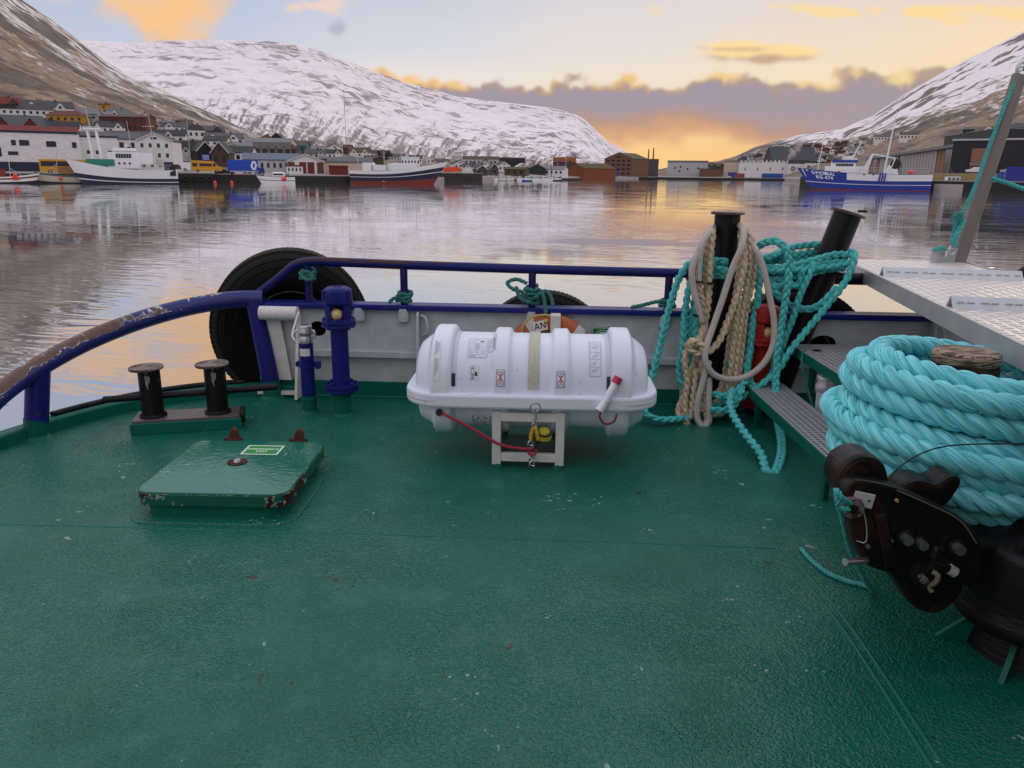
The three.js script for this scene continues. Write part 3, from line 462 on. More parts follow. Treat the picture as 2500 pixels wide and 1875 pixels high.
quay(1478, 1960, 690, 770, 1.6, 'far quay below the factory row');
quay(1955, 2020, 262, 240, 3.2, 'dark rock jetty end left of the blue trawler', 'jetty');
quay(2236, 2580, 226, 214, 2.4, 'dark concrete quay on the right');
struct('pontoon_deck', (() => { const a = atR(1238, 385), g = box(44, 0.7, 3, 0, 0, 0); return place(g, a.x, WATER + 0.35, a.z, 0, -0.1, 0); })(), mat(0.16, 0.11, 0.07, 0.9));
// ---------- boats ----------
function hullBand(L, B, sh, v0, v1, o) { // bow at +x, waterline at y = 0
  const N = 40, prof = (t) => { const a = o.stern ?? 0.82; return (t < 0.5 ? lerp(a, 1, Math.sin(t * Math.PI)) : Math.pow(Math.max(0, 1 - Math.pow((t - 0.5) / 0.5, o.fine ?? 2.3)), 0.8)); };
  const sheer = (t) => sh * (1 + (o.bowUp ?? 0.75) * Math.pow(t, 3) + 0.12 * Math.pow(1 - t, 2));
  const P = (t, v, s) => { const y = lerp(-0.8, sheer(t), v), vv = clamp((y + 0.8) / (sh + 0.8), 0, 1.8), b = B / 2 * prof(Math.pow(t, 1 + 0.35 * (1 - Math.min(1, vv)))) * (0.72 + 0.28 * Math.min(1.25, vv)); return [L * (t - 0.5) + (o.rake ?? 0.09) * L * Math.pow(t, 5) * (vv - 0.4), y, s * b]; };
  const gs = [];
  for (const s of [-1, 1]) { const g = gridMesh(N, 6, (u, w) => [...P(u, lerp(v0, v1, w), s), u * 4, w]); gs.push(g); }
  gs.push(gridMesh(4, 4, (u, w) => { const a = P(0, lerp(v0, v1, w), 1); return [a[0], a[1], a[2] * (1 - 2 * u), u, w]; }));
  return { geo: gs, P, sheer };
}
function boat(name, label, cat, pos, yaw, L, B, sh, bands, o = {}, group) {
  const t = thing(name, label, cat, pos, yaw, group); let last;
  for (const [n, v0, v1, m] of bands) { last = hullBand(L, B, sh, v0, v1, o); part(n, last.geo, m, t); }
  const g = gridMesh(30, 4, (u, w) => { const a = last.P(u, o.deckV ?? 0.8, 1); return [a[0], a[1], a[2] * (1 - 2 * w) * 0.98, u, w]; }); part('deck', g, o.deckM ?? mat(0.2, 0.2, 0.2, 0.9), t);
  return t;
}
const hullWhite = mat(0.82, 0.82, 0.81, 0.35), hullNavy = mat(0.012, 0.014, 0.05, 0.3), hullBlue = mat(0.012, 0.04, 0.3, 0.3), hullRed = mat(0.22, 0.035, 0.02, 0.6), hullCream = mat(0.5, 0.45, 0.34, 0.5), orangeM = mat(0.75, 0.07, 0.015, 0.5), yellowM = mat(0.62, 0.3, 0.01, 0.4), blackM = mat(0.012, 0.012, 0.013, 0.5), greenM = mat(0.03, 0.22, 0.16, 0.6), rigM = mat(0.5, 0.5, 0.5, 0.5), blueM = mat(0.01, 0.03, 0.3, 0.4);
const whiteM = mat(0.8, 0.81, 0.82, 0.5);
function ports(t, n, x0, x1, y, z, w, h, m = winM, nm = 'window') { for (let i = 0; i < n; i++) { const o = part(nm, winGeo, m, t); o.position.set(lerp(x0, x1, n > 1 ? i / (n - 1) : 0.5), y, z); o.scale.set(w, h, 1); } }
function railing(t, pts, h, n = 3) { const gs = []; for (let j = 1; j <= n; j++) for (let i = 1; i < pts.length; i++) gs.push(bar(V(pts[i - 1][0], pts[i - 1][1] + h * j / n, pts[i - 1][2]), V(pts[i][0], pts[i][1] + h * j / n, pts[i][2]), 0.03, 5)); for (const p of pts) gs.push(bar(V(...p), V(p[0], p[1] + h, p[2]), 0.03, 5)); part('railing', gs, rigM, t); }
const boatPos = (px, r) => { const p = atR(px, r); return [p.x, WATER, p.z]; };
const facing = (px) => -AZ(px, 430);
const lettering = (text, w, h, fg, bg, font = 'bold 90px sans-serif') => { const c = document.createElement('canvas'); c.width = 512; c.height = Math.round(512 * h / w); const x = c.getContext('2d'); x.fillStyle = bg; x.fillRect(0, 0, c.width, c.height); x.fillStyle = fg; x.font = font; x.textAlign = 'center'; x.textBaseline = 'middle'; const ls = text.split('\n'); ls.forEach((l, i) => x.fillText(l, 256, c.height * (i + 0.5) / ls.length, 500)); const t = new THREE.CanvasTexture(c); t.colorSpace = THREE.SRGBColorSpace; return t; };
{ // white over navy fishing boat, bow to the left
  const k = 196 / FOC, L = 190 * k, t = boat('fishing_boat', 'white fishing boat with navy lower hull and tall gantry, bow left', 'boat', boatPos(316, 196), facing(316) + Math.PI - 0.06, L, 5.6, 2.7, [['bottom', 0, 0.3, hullNavy], ['stripe', 0.3, 0.34, hullWhite], ['navy_band', 0.34, 0.52, hullNavy], ['bulwark', 0.52, 1, hullWhite]], { deckV: 0.8, bowUp: 0.9 });
  const X = (px) => (316 - px) * k, Y = (py) => (440 - py) * k;
  const w = part('wheelhouse', [box(6.4, 3.4, 3.4, X(310), Y(392), 0), box(4.4, 2.2, 3, X(312), Y(378), 0), box(5, 0.2, 3.6, X(312), Y(372), 0)], whiteM, t); ports(w, 6, X(297), X(322), Y(383), -1.73, 0.42, 0.85); ports(w, 6, X(297), X(322), Y(383), 1.73, 0.42, 0.85); ports(w, 3, X(300), X(320), Y(398), -1.73, 0.4, 0.4);
  const gz = [1.5, -1.5]; for (const z of gz) { part('gantry_leg', [bar(V(X(252), Y(402), z), V(X(246), Y(330), z * 0.6), 0.22, 8), bar(V(X(268), Y(402), z), V(X(262), Y(330), z * 0.6), 0.22, 8)], whiteM, t); }
  part('gantry_beam', [box(3.2, 0.4, 2.6, X(254), Y(330), 0)], whiteM, t);
  part('mast', [bar(V(X(252), Y(330), 0), V(X(248), Y(285), 0), 0.12, 6, 0.06), bar(V(X(326), Y(380), 0), V(X(322), Y(312), 0), 0.1, 6, 0.05), bar(V(X(372), Y(400), 0), V(X(365), Y(300), 0), 0.12, 6, 0.06), bar(V(X(350), Y(322), 0.8), V(X(374), Y(322), -0.8), 0.06, 5)], rigM, t);
  part('funnel', cyl(0.55, 0.5, 1.6, X(322), Y(372), 0.4), blueM, t);
  part('deck_house', [box(4, 2.4, 3, X(345), Y(388), 0)], whiteM, t); part('net_bin', [box(5.5, 0.12, 3.4, X(265), Y(392), 0), box(5.5, 1.4, 0.1, X(265), Y(397), 1.7), box(5.5, 1.4, 0.1, X(265), Y(397), -1.7)], greenM, t);
  part('radar', [cyl(0.35, 0.35, 0.25, X(316), Y(362), 0, 0, 0, 0, 10), cyl(0.05, 0.05, 1, X(316), Y(367), 0)], whiteM, t); part('stern_crane', [box(1.2, 1.4, 1.2, X(378), Y(396), 0), bar(V(X(378), Y(392), 0), V(X(366), Y(370), 0), 0.1, 6)], hullCream, t);
  railing(t, [[X(340), Y(412), -2.4], [X(360), Y(412), -2.4], [X(380), Y(412), -2.4], [X(400), Y(411), -2.2]], 1.1);
  part('stern_door', box(1.2, 2.2, 0.1, X(402), Y(412), -2.35), blackM, t);
}
{ // cream boat
  const k = 200 / FOC, L = 104 * k, t = boat('fishing_boat', 'small cream wooden boat with orange fender in front of the yellow bus', 'boat', boatPos(167, 200), facing(167) + Math.PI, L, 3.4, 1.5, [['bottom', 0, 0.42, blackM], ['hull', 0.42, 0.86, hullCream], ['gunwale', 0.86, 1, mat(0.1, 0.12, 0.08, 0.6)]], { bowUp: 0.6 });
  const X = (px) => (167 - px) * k, Y = (py) => (437 - py) * k;
  part('cabin', [box(3.2, 1.3, 2, X(165), Y(412), 0), box(3.6, 0.12, 2.3, X(165), Y(405), 0)], mat(0.3, 0.14, 0.05, 0.6), t); part('mast', [bar(V(X(146), Y(415), 0), V(X(152), Y(370), 0), 0.06, 5), bar(V(X(132), Y(410), 0), V(X(150), Y(398), 0), 0.05, 5), bar(V(X(200), Y(415), 0), V(X(194), Y(335), 0), 0.05, 5)], rigM, t);
  part('fender', new THREE.SphereGeometry(0.38, 12, 10).translate(X(152), 1.0, -1.7), orangeM, t); part('fender', new THREE.SphereGeometry(0.38, 12, 10).translate(X(152), 1.0, 1.7), orangeM, t);
  railing(t, [[X(120), Y(418), 1], [X(140), Y(420), 1.4], [X(165), Y(421), 1.5], [X(190), Y(421), 1.5], [X(212), Y(420), 1.3]], 0.8, 2);
}
{ const k = 198 / FOC, t = boat('motor_boat', 'small white and red boat with orange buoys at the left edge', 'boat', boatPos(20, 198), facing(20), 92 * k, 3.2, 1.2, [['bottom', 0, 0.5, blackM], ['hull', 0.5, 0.72, hullWhite], ['red_band', 0.72, 0.86, hullRed], ['gunwale', 0.86, 1, hullWhite]], {});
  part('cabin', [box(2.4, 1.6, 2, -1.6, 2, 0), box(2.8, 0.12, 2.3, -1.6, 2.86, 0)], hullRed, t); part('mast', [bar(V(0.3, 1, 0), V(0.5, 5.2, 0), 0.05, 5), bar(V(0.3, 1.2, 0.5), V(0.4, 3, 0), 0.04, 5), bar(V(0.5, 3, 0), V(2.6, 1.4, 0), 0.04, 5)], whiteM, t); for (const x of [0.9, 1.5, 1.2, -2.2]) part('buoy', new THREE.SphereGeometry(0.42, 12, 10).translate(x, 1.1 + (x === 1.2 ? 0.5 : 0), 1.5), orangeM, t); }
{ const k = 208 / FOC, t = boat('motor_boat', 'sleek white motorboat with orange buoy in front of the office', 'boat', boatPos(678, 208), facing(678) + Math.PI, 74 * k, 2.8, 1.5, [['hull', 0, 0.62, hullWhite], ['stripe', 0.62, 0.68, hullNavy], ['topside', 0.68, 1, hullWhite]], { bowUp: 0.35, rake: 0.16 });
  const c = part('cabin', [place(new RoundedBoxGeometry(3, 1.3, 2, 3, 0.4), -0.2, 2.2, 0)], hullWhite, t); part('window', box(2.4, 0.4, 2.06, -0.1, 2.3, 0), winM, c); part('buoy', new THREE.SphereGeometry(0.5, 12, 10).translate(-1.3, 1.2, -1.5), orangeM, t); part('buoy', new THREE.SphereGeometry(0.45, 12, 10).translate(-1.6, 1.3, -1.4), orangeM, t); part('mast', [bar(V(-2.6, 1.2, 0), V(-2.6, 3.4, 0), 0.05, 5), box(0.8, 1, 1.2, -2.4, 1.9, 0)], greenM, t); }
{ // blue trawler with red bottom, bow right
  const k = 224 / FOC, L = 196 * k, t = boat('trawler', 'navy trawler with white bulwark and red bottom, bow right', 'boat', boatPos(960, 224), facing(960) - 0.1, L, 6.4, 3.1, [['bottom', 0, 0.36, hullRed], ['navy_hull', 0.36, 0.6, hullNavy], ['stripe', 0.6, 0.63, hullWhite], ['navy_upper', 0.63, 0.8, hullNavy], ['bulwark', 0.8, 1, hullWhite]], { bowUp: 0.95, rake: 0.11 });
  const X = (px) => (px - 962) * k, Y = (py) => (446 - py) * k;
  const w = part('wheelhouse', [box(4.6, 2.4, 4, X(1003), Y(397), 0), box(7, 2.2, 4.4, X(990), Y(408), 0), box(5, 0.25, 4.4, X(1003), Y(386), 0)], whiteM, t); ports(w, 6, X(986), X(1022), Y(396), 2.0, 0.4, 0.7);
  part('mast', [bar(V(X(1014), Y(388), 0), V(X(1014), Y(328), 0), 0.11, 6, 0.04), bar(V(X(983), Y(390), 0), V(X(981), Y(362), 0), 0.1, 6), bar(V(X(990), Y(390), 0), V(X(996), Y(368), 0), 0.06, 5), bar(V(X(942), Y(410), 0), V(X(942), Y(372), 0), 0.1, 6), bar(V(X(883), Y(415), 0), V(X(880), Y(388), 0), 0.12, 6), bar(V(X(942), Y(398), 0), V(X(980), Y(386), 0), 0.05, 5)], rigM, t);
  part('deck_house', [box(3, 2.2, 3.6, X(906), Y(408), 0), box(4, 1.4, 3.6, X(930), Y(410), 0), box(2.5, 1.8, 3, X(962), Y(408), 0)], whiteM, t); part('winch', [cyl(0.6, 0.6, 2.6, X(950), Y(412), 0, Math.PI / 2), box(1, 2, 0.4, X(970), Y(406), 1)], rigM, t);
  railing(t, [[X(1020), Y(408), 2.1], [X(1034), Y(409), 1.6], [X(1048), Y(407), 0.8]], 0.9, 2); part('anchor_plate', box(0.5, 0.5, 0.1, X(942), 0.9, 2.55), hullWhite, t);
}
{ // blue and white trawler KG 474, bow left
  const k = 220 / FOC, L = 240 * k, t = boat('trawler', 'bright blue and white trawler marked KG 474, bow left', 'boat', boatPos(2122, 220), facing(2122) + Math.PI + 0.07, L, 7, 3.6, [['bottom', 0, 0.2, hullRed], ['blue_hull', 0.2, 0.45, hullBlue], ['stripe', 0.45, 0.475, hullWhite], ['blue_upper', 0.475, 0.66, hullBlue], ['bulwark', 0.66, 0.985, hullWhite], ['gunwale', 0.985, 1, hullBlue]], { bowUp: 0.5, rake: 0.12, deckV: 0.78 });
  const X = (px) => (2122 - px) * k, Y = (py) => (459 - py) * k, z = -3.35;
  // blue bow plating over the white bulwark, as a second skin
  const b = hullBand(L, 7.06, 3.62, 0.66, 0.98, { bowUp: 0.5, rake: 0.12 }); part('blue_bow', [-1, 1].map((s) => gridMesh(20, 4, (u, w) => [...b.P(lerp(0.68, 0.999, u), lerp(0.62, 0.985, w), s), u, w])), hullBlue, t);
  const b2 = hullBand(L, 7.12, 3.62, 0.66, 0.98, { bowUp: 0.5, rake: 0.12 }); part('name_lettering', gridMesh(14, 6, (u, w) => [...b2.P(lerp(0.93, 0.765, u), lerp(0.6, 0.95, w), -1), u, w]), new THREE.MeshStandardMaterial({ map: lettering('GYVINDAL\nKG 474', 3.6, 1.5, '#e8ecf4', '#1b3390', 'bold 120px sans-serif'), roughness: 0.4 }), t);
  for (let i = 0; i < 3; i++) part('blue_bar', box(0.35, 2.2, 0.06, X(2141 + i * 5), Y(432), -3.62, 0, 0, 0.08), hullBlue, t);
  const w = part('wheelhouse', [box(5.6, 2.3, 4.6, X(2068), Y(408), 0), box(10, 2, 5, X(2075), Y(418), 0)], whiteM, t); ports(w, 7, X(2055), X(2085), Y(408), -2.32, 0.5, 0.9); part('wheelhouse_roof', box(6, 0.6, 5, X(2070), Y(399), 0), hullBlue, t); part('wheelhouse_band', box(5.7, 0.9, 4.7, X(2068), Y(413.5), 0), hullBlue, t);
  part('mast', [bar(V(X(2017), Y(418), 0), V(X(2026), Y(320), 0), 0.13, 6, 0.05), bar(V(X(2083), Y(398), 0), V(X(2100), Y(356), 0), 0.16, 6), bar(V(X(2094), Y(361), 0.8), V(X(2108), Y(361), -0.8), 0.08, 5), bar(V(X(2151), Y(420), 0), V(X(2160), Y(298), 0), 0.26, 8, 0.08)], whiteM, t);
  for (const s of [1.8, -1.8]) part('gantry_leg', [bar(V(X(2108), Y(420), s), V(X(2124), Y(383), s), 0.13, 6), bar(V(X(2116), Y(420), s), V(X(2124), Y(383), s), 0.13, 6), bar(V(X(2124), Y(384), s), V(X(2168), Y(392), s), 0.12, 6), bar(V(X(2168), Y(392), s), V(X(2158), Y(425), s), 0.13, 6)], whiteM, t);
  part('funnel', [extr([[0, 0], [3.2, 0], [2.2, 2.2], [0.7, 2.2]], 3, 0.05).translate(X(2178), Y(426), -1.5)], whiteM, t); part('radar', [box(2.4, 0.5, 1.2, X(2075), Y(391), 0), box(1.6, 0.3, 2, X(2062), Y(386), 0), box(3.4, 0.8, 2.4, X(2080), Y(395), 0)], whiteM, t);
  part('net_drum', [cyl(1.0, 1.0, 3, X(2170), Y(404), 0, Math.PI / 2), cyl(1.2, 1.2, 0.15, X(2170), Y(404), -1.5, Math.PI / 2)], blackM, t);
  railing(t, [[X(2178), Y(427), z], [X(2190), Y(427), z], [X(2203), Y(427), z], [X(2218), Y(427), z], [X(2232), Y(427), z]], 1.6); railing(t, [[X(2100), Y(423), z], [X(2115), Y(423), z], [X(2130), Y(423), z], [X(2145), Y(423), z]], 1.3); part('buoy', new THREE.SphereGeometry(0.6, 10, 8).scale(1.4, 1, 1).translate(X(2201), Y(421), -2.6), orangeM, t);
  part('life_ring', place(new THREE.TorusGeometry(0.36, 0.1, 8, 18), X(2060), Y(423), -2.55), orangeM, t); railing(t, [[X(2008), Y(420), -0.6], [X(2020), Y(421), -1.4], [X(2035), Y(422), -2.0]], 1.0, 2); for (const px of [2110, 2128]) part('porthole', place(new THREE.CylinderGeometry(0.2, 0.2, 0.1, 12), X(px), Y(426), -3.56, Math.PI / 2), winM, t);
}
// marina boats
{
  const list = [[1206, 352, 17, 'white', 'white cabin boat leftmost in the marina'], [1226, 356, 15, 'cream', 'cream cabin boat second from left in the marina'], [1246, 362, 17, 'cream', 'cream sailing dinghy with cover in the marina'], [1270, 372, 14, 'white', 'white open boat in the middle of the marina'], [1287, 352, 24, 'blue', 'white and blue motorboat in the marina'], [1308, 380, 15, 'white', 'low white boat right of the blue motorboat'], [1332, 372, 34, 'white', 'long white motor yacht at the marina'], [1360, 392, 20, 'dark', 'white cabin boat with dark hull at the right marina end']];
  for (const [px, r, wp, c, label] of list) { const k = r / FOC, t = boat('marina_boat', label, 'boat', boatPos(px, r), facing(px) + (px % 2 ? Math.PI : 0) + 0.2, wp * k, Math.min(2.6, wp * k * 0.36), 1.0, [['hull', 0, 0.7, c === 'blue' ? hullBlue : c === 'dark' ? hullNavy : c === 'cream' ? hullCream : hullWhite], ['topside', 0.7, 1, hullWhite]], { bowUp: 0.4 }, 'small boats in the marina'); const L = wp * k; const cb = part('cabin', place(new RoundedBoxGeometry(L * 0.4, 1.2, 1.5, 2, 0.25), 0, 1.5, 0), whiteM, t); part('window', box(L * 0.34, 0.4, 1.54, 0.04, 1.7, 0), winM, cb); if (wp > 16) part('mast', bar(V(-L * 0.1, 1.6, 0), V(-L * 0.1, 3.6, 0), 0.04, 5), rigM, t); }
  const p = atR(1345, 420), ys = thing('sailing_boat', 'dark sailing boat with one tall bare mast behind the yacht', 'sailboat', [p.x, WATER, p.z], facing(1345) + 0.5); const hb = hullBand(11, 2.8, 1.1, 0, 1, {}); part('hull', hb.geo, hullNavy, ys); part('mast', bar(V(0.5, 0.5, 0), V(-0.6, 17.2, 0), 0.16, 8, 0.07), blackM, ys); part('cabin', box(4, 0.7, 1.6, -0.5, 1.4, 0), whiteM, ys);
  for (const [px, r, h] of [[1361, 430, 9], [1379, 470, 17], [1382, 472, 17]]) { const q = atR(px, r); solo('thin_mast', h === 9 ? 'short pale mast by the long white boathouse' : 'thin twin mast above the dark rust-roofed house', 'mast', bar(V(q.x, q.y - 1, q.z), V(q.x, q.y + h, q.z), 0.12, 6, 0.06), rigM, h > 9 ? 'twin masts' : undefined); }
}
// ---------- vehicles and quay clutter ----------
const wheelGeo = new THREE.CylinderGeometry(0.36, 0.36, 0.26, 16).rotateX(Math.PI / 2), hubGeo = new THREE.CylinderGeometry(0.2, 0.2, 0.28, 12).rotateX(Math.PI / 2);
function vehicle(name, label, cat, px, r, L, prof, wid, m, wheels, windows, yaw = 0, group) {
  const p = atR(px, r), t = thing(name, label, cat, [p.x, p.y + 0.12 + (r < 240 && px > 400 && px < 520 ? 0.7 : 0), p.z], facing(px) + yaw, group);
  part('body', extr(prof, wid - 0.1, 0.05).translate(0, 0, -wid / 2), m, t);
  for (const [x, s = 1] of wheels) for (const z of [-wid / 2 + 0.12, wid / 2 - 0.12]) { const w = part('wheel', wheelGeo, rubberFar, t); w.position.set(x, 0.36 * s, z); w.scale.setScalar(s); part('rim', hubGeo, metalM, w); }
  for (const [x0, x1, y0, y1] of windows) part('window', box(x1 - x0, y1 - y0, wid + 0.03, (x0 + x1) / 2, (y0 + y1) / 2, 0), winM, t);
  return t;
}
const vanP = [[-3.4, 0.35], [3.2, 0.35], [3.45, 0.6], [3.4, 1.15], [2.5, 1.55], [1.7, 2.6], [-3.35, 2.75]], carP = [[-2.1, 0.3], [2.1, 0.3], [2.2, 0.7], [1.9, 0.85], [1, 0.95], [0.4, 1.45], [-1.2, 1.48], [-1.9, 0.95], [-2.2, 0.9]];
vehicle('minibus', 'yellow minibus on the quay by the blue sign', 'minibus', 506, 212, 7, vanP, 2.1, yellowM, [[-2.1], [2.2]], [[-3.2, -2.1, 1.4, 2.2], [-1.6, 1.2, 1.45, 2.1], [1.5, 2.1, 1.45, 2.2]]);
vehicle('parked_car', 'black car beside the yellow minibus', 'car', 547, 214, 4.4, carP, 1.75, blackM, [[-1.35], [1.35]], [[-1.1, 0.3, 1.0, 1.36]]);
vehicle('delivery_van', 'white van behind the yellow minibus', 'van', 468, 232, 5, [[-2.4, 0.35], [2.3, 0.35], [2.4, 1], [1.5, 1.4], [0.9, 2.1], [-2.4, 2.1]], 1.9, hullWhite, [[-1.5], [1.5]], [[0.1, 1.1, 1.35, 1.85]]);
vehicle('parked_car', 'dark grey car right of the blue container', 'car', 434, 238, 4.4, carP, 1.75, mat(0.06, 0.06, 0.065, 0.3), [[-1.35], [1.35]], [[-1.1, 0.3, 1.0, 1.36]]);
vehicle('coach', 'yellow bus with dark windows behind the cream boat', 'bus', 167, 216, 12, [[-5.6, 0.4], [5.4, 0.4], [5.6, 1], [5.4, 3.2], [-5.6, 3.2]], 2.5, yellowM, [[-3.6, 1.3], [3.4, 1.3]], [[-5.3, 3.2, 1.7, 2.8], [3.5, 5.2, 1.5, 2.8]]);
{ const t = vehicle('articulated_truck', 'blue articulated truck with white chevrons on its trailer', 'truck', 603, 222, 12, [[2.9, 0.5], [4.4, 0.5], [4.4, 1.4], [4.2, 2.0], [3.0, 2.0]], 2.4, mat(0.01, 0.05, 0.3, 0.4), [[3.8, 1.3], [2.4, 1.3], [-0.4, 1.3], [0.7, 1.3], [-3.4, 1.3]], [[3.5, 4.25, 1.3, 1.8]]);
  const tr = part('trailer', box(7.6, 2.7, 2.5, -0.9, 2.5, 0), mat(0.008, 0.06, 0.45, 0.4), t); for (const s of [0, 1]) part('chevron', extr(s ? [[0, 0], [0.45, 0], [0.9, 1.2], [0.45, 2.2], [0, 2.2], [0.45, 1.2]] : [[0.5, 0], [0.95, 0], [0.5, 1.0], [0.95, 2.2], [0.5, 2.2], [0, 1.0]], 0.03, 0).translate(1.0 + s * 0.75, 1.4, 1.26), hullWhite, tr); part('bumper', box(0.4, 0.7, 2.3, -4.4, 0.8, 0), blackM, t); }
vehicle('parked_car', 'white car left of the grey pole in front of the black hall', 'car', 2379, 250, 4.6, carP, 1.8, hullWhite, [[-1.35], [1.35]], [[-1.1, 0.3, 1.0, 1.36]], Math.PI).position.y = 3.2;
vehicle('parked_car', 'silver car right of the grey pole', 'car', 2464, 249, 4.4, carP, 1.8, mat(0.4, 0.42, 0.44, 0.3), [[-1.35], [1.35]], [[-1.1, 0.3, 1.0, 1.36]], Math.PI).position.y = 3.2;
for (const [px, r, l] of [[1781, 800, 'white car left of the rust-red container'], [1836, 802, 'white car between the two far containers'], [1568, 760, 'white van on the brown bank by the dark factory']]) vehicle('parked_car', l, 'car', px, r, 4.6, carP, 1.8, hullWhite, [[-1.35], [1.35]], [[-1.1, 0.3, 1.0, 1.36]]);
function container(label, px, r, w, h, m, o = {}) { const p = atR(px, r), t = thing(o.name ?? 'container', label, 'container', [p.x, o.y ?? p.y, p.z], facing(px)); const gs = [box(w, h, 2.4, 0, h / 2 + 0.1, -1.2)]; part('body', gs, m, t); for (let i = 0; i < Math.round(w / 0.6); i++) part('rib', box(0.12, h - 0.3, 0.08, -w / 2 + 0.3 + i * 0.6, h / 2 + 0.1, 0.04), m, t); return t; }
container('dark blue container beside the three-storey house', 414, 222, 2.2, 2.6, mat(0.012, 0.025, 0.12, 0.5), { y: 0.9 });
container('blue container with white panel at the right edge', 2486, 226, 5.2, 3.4, mat(0.02, 0.04, 0.3, 0.5), { y: 1.0 });
container('small light blue crate left of the blue container', 2443, 228, 1.6, 2.0, mat(0.03, 0.15, 0.4, 0.5), { y: 1.0, name: 'crate' });
container('pale grey box on the right quay beside the blue trawler', 2256, 226, 1.9, 1.5, mat(0.4, 0.41, 0.42, 0.6), { y: 1.0, name: 'crate' });
container('rust-red container on the far quay', 1806, 788, 9, 4, mat(0.25, 0.06, 0.03, 0.6)); container('long blue container on the far quay', 1886, 785, 19, 4.2, mat(0.02, 0.09, 0.3, 0.6)); container('short dark blue container left of the rust-red one', 1788, 800, 8, 5, mat(0.02, 0.05, 0.25, 0.6)); container('blue container below the brown apartment house', 1493, 640, 10.4, 4.4, mat(0.02, 0.08, 0.25, 0.6));
{ const p = atR(2327, 227), t = thing('notice_board', 'white board with three pictures standing on the right quay', 'sign', [p.x, 1.0, p.z], facing(2327)); part('panel', box(3.4, 1.1, 0.1, 0, 0.6, 0), hullWhite, t); for (let i = 0; i < 3; i++) part('picture', box(0.7, 0.7, 0.04, -0.6 + i * 0.9, 0.6, 0.07), cm('grey'), t); part('post', [bar(V(-1.4, 0, -0.1), V(-1.4, 4, -0.1), 0.04, 6), bar(V(-1.4, 4, -0.1), V(0.5, 1, -0.1), 0.03, 5)], metalM, t); }
{ const p = atR(506, 250), t = thing('harbour_sign', 'blue sign board with white lines behind the yellow minibus', 'sign', [p.x, p.y, p.z], facing(506)); part('panel', box(2.2, 1.7, 0.1, 0, 4.3, 0), blueM, t); for (let i = 0; i < 4; i++) part('text_line', box(1.7, 0.1, 0.03, 0, 3.8 + i * 0.33, 0.07), hullWhite, t); for (const x of [-0.9, 0.9]) part('post', bar(V(x, 0, 0), V(x, 3.5, 0), 0.06, 6), metalM, t); }
{ const p = atR(1105, 284), t = thing('red_tent', 'orange-red tent on the piled pier', 'tent', [p.x, 1.7, p.z], facing(1105)); part('canopy', extr([[-3, 1.1], [-3.1, 0], [3, 0.4], [3.2, 1.1], [1.6, 1.9], [-1.6, 1.6]], 3, 0.05).translate(0, 0.3, -1.5), orangeM, t); for (const x of [-2.6, 2.6]) part('pole', bar(V(x, -0.4, 0), V(x, 1, 0), 0.06, 6), metalM, t); }
for (const [px, r, h, l] of [[468, 208, 17, 'tall thin lamp mast on the tyre-hung quay'], [1098, 288, 12, 'dark pole behind the red tent'], [848, 900, 70, 'tall lattice radio mast on the mountain foot'], [2410, 240, 11, 'thin flagpole in front of the black hall']]) { const p = atR(px, r), s = h > 50 ? 0.28 : 0.1; const t = thing('mast_pole', l, 'pole', [p.x, p.y, p.z]); part('shaft', bar(V(0, -1, 0), V(0, h, 0), s, 8, s * 0.6), h > 50 ? cm('grey') : metalM, t); part('head', box(s * 6, s * 2, s * 2, 0, h, 0), metalM, t); if (h > 50) for (const dx of [-8, 8]) part('stay', bar(V(0, h * 0.8, 0), V(dx, 0, 0), 0.06, 4), cm('grey'), t); }
for (const [px, r, l] of [[564, 205, 'orange mooring buoy below the blue trailer'], [523, 202, 'small red buoy at the end of the tyre-hung quay']]) { const p = atR(px, r); const t = thing('mooring_buoy', l, 'buoy', [p.x, WATER, p.z]); part('float', new THREE.SphereGeometry(0.38, 14, 10).translate(0, 0.25, 0), orangeM, t); part('ring', place(new THREE.TorusGeometry(0.1, 0.03, 6, 12), 0, 0.68, 0), metalM, t); }
// ================= the deck =================
// textures of painted steel
const rustN = (u, v, s, p = 8) => fbm(u * p, v * p, 5, s, p);
const deckBump = dtex(1024, 1024, (u, v) => { const a = vn(u * 190, v * 190, 3, 190), b = vn(u * 95, v * 95, 5, 95), c = vn(u * 380, v * 380, 8, 380), w = fbm(u * 6, v * 6, 3, 9, 6); return 0.3 + (sst(a, 0.35, 0.75) * 0.28 + sst(b, 0.45, 0.7) * 0.22 + c * 0.08) * (0.45 + w * 0.9); });
const deckMap = dtex(2048, 2048, (u, v) => {
  const n = fbm(u * 10, v * 10, 5, 11, 10), m = fbm(u * 40, v * 40, 4, 12, 40), f = vn(u * 260, v * 260, 13, 260);
  let c = mix3([0.001, 0.1, 0.066], [0.002, 0.145, 0.102], n * 0.8 + m * 0.3);
  c = mix3(c, [0.05, 0.17, 0.13], sst(m, 0.62, 0.78) * 0.25);
  const chip = fbm(u * 120, v * 120, 3, 14, 120) * 0.7 + vn(u * 22, v * 22, 19, 22) * 0.32; if (chip > 0.83) c = mix3(c, [0.36, 0.46, 0.43], 0.8);
  const r = fbm(u * 90, v * 90, 3, 15, 90) * 0.7 + vn(u * 15, v * 15, 16, 15) * 0.36; if (r > 0.865) c = [0.05, 0.02, 0.012];
  return G(mix3(c, [0.001, 0.07, 0.05], f * 0.25));
}, true);
const deckRough = dtex(512, 512, (u, v) => { const w = fbm(u * 5, v * 5, 5, 17, 5); return 0.14 + 0.22 * sst(w, 0.4, 0.64) + 0.08 * vn(u * 60, v * 60, 18, 60); });
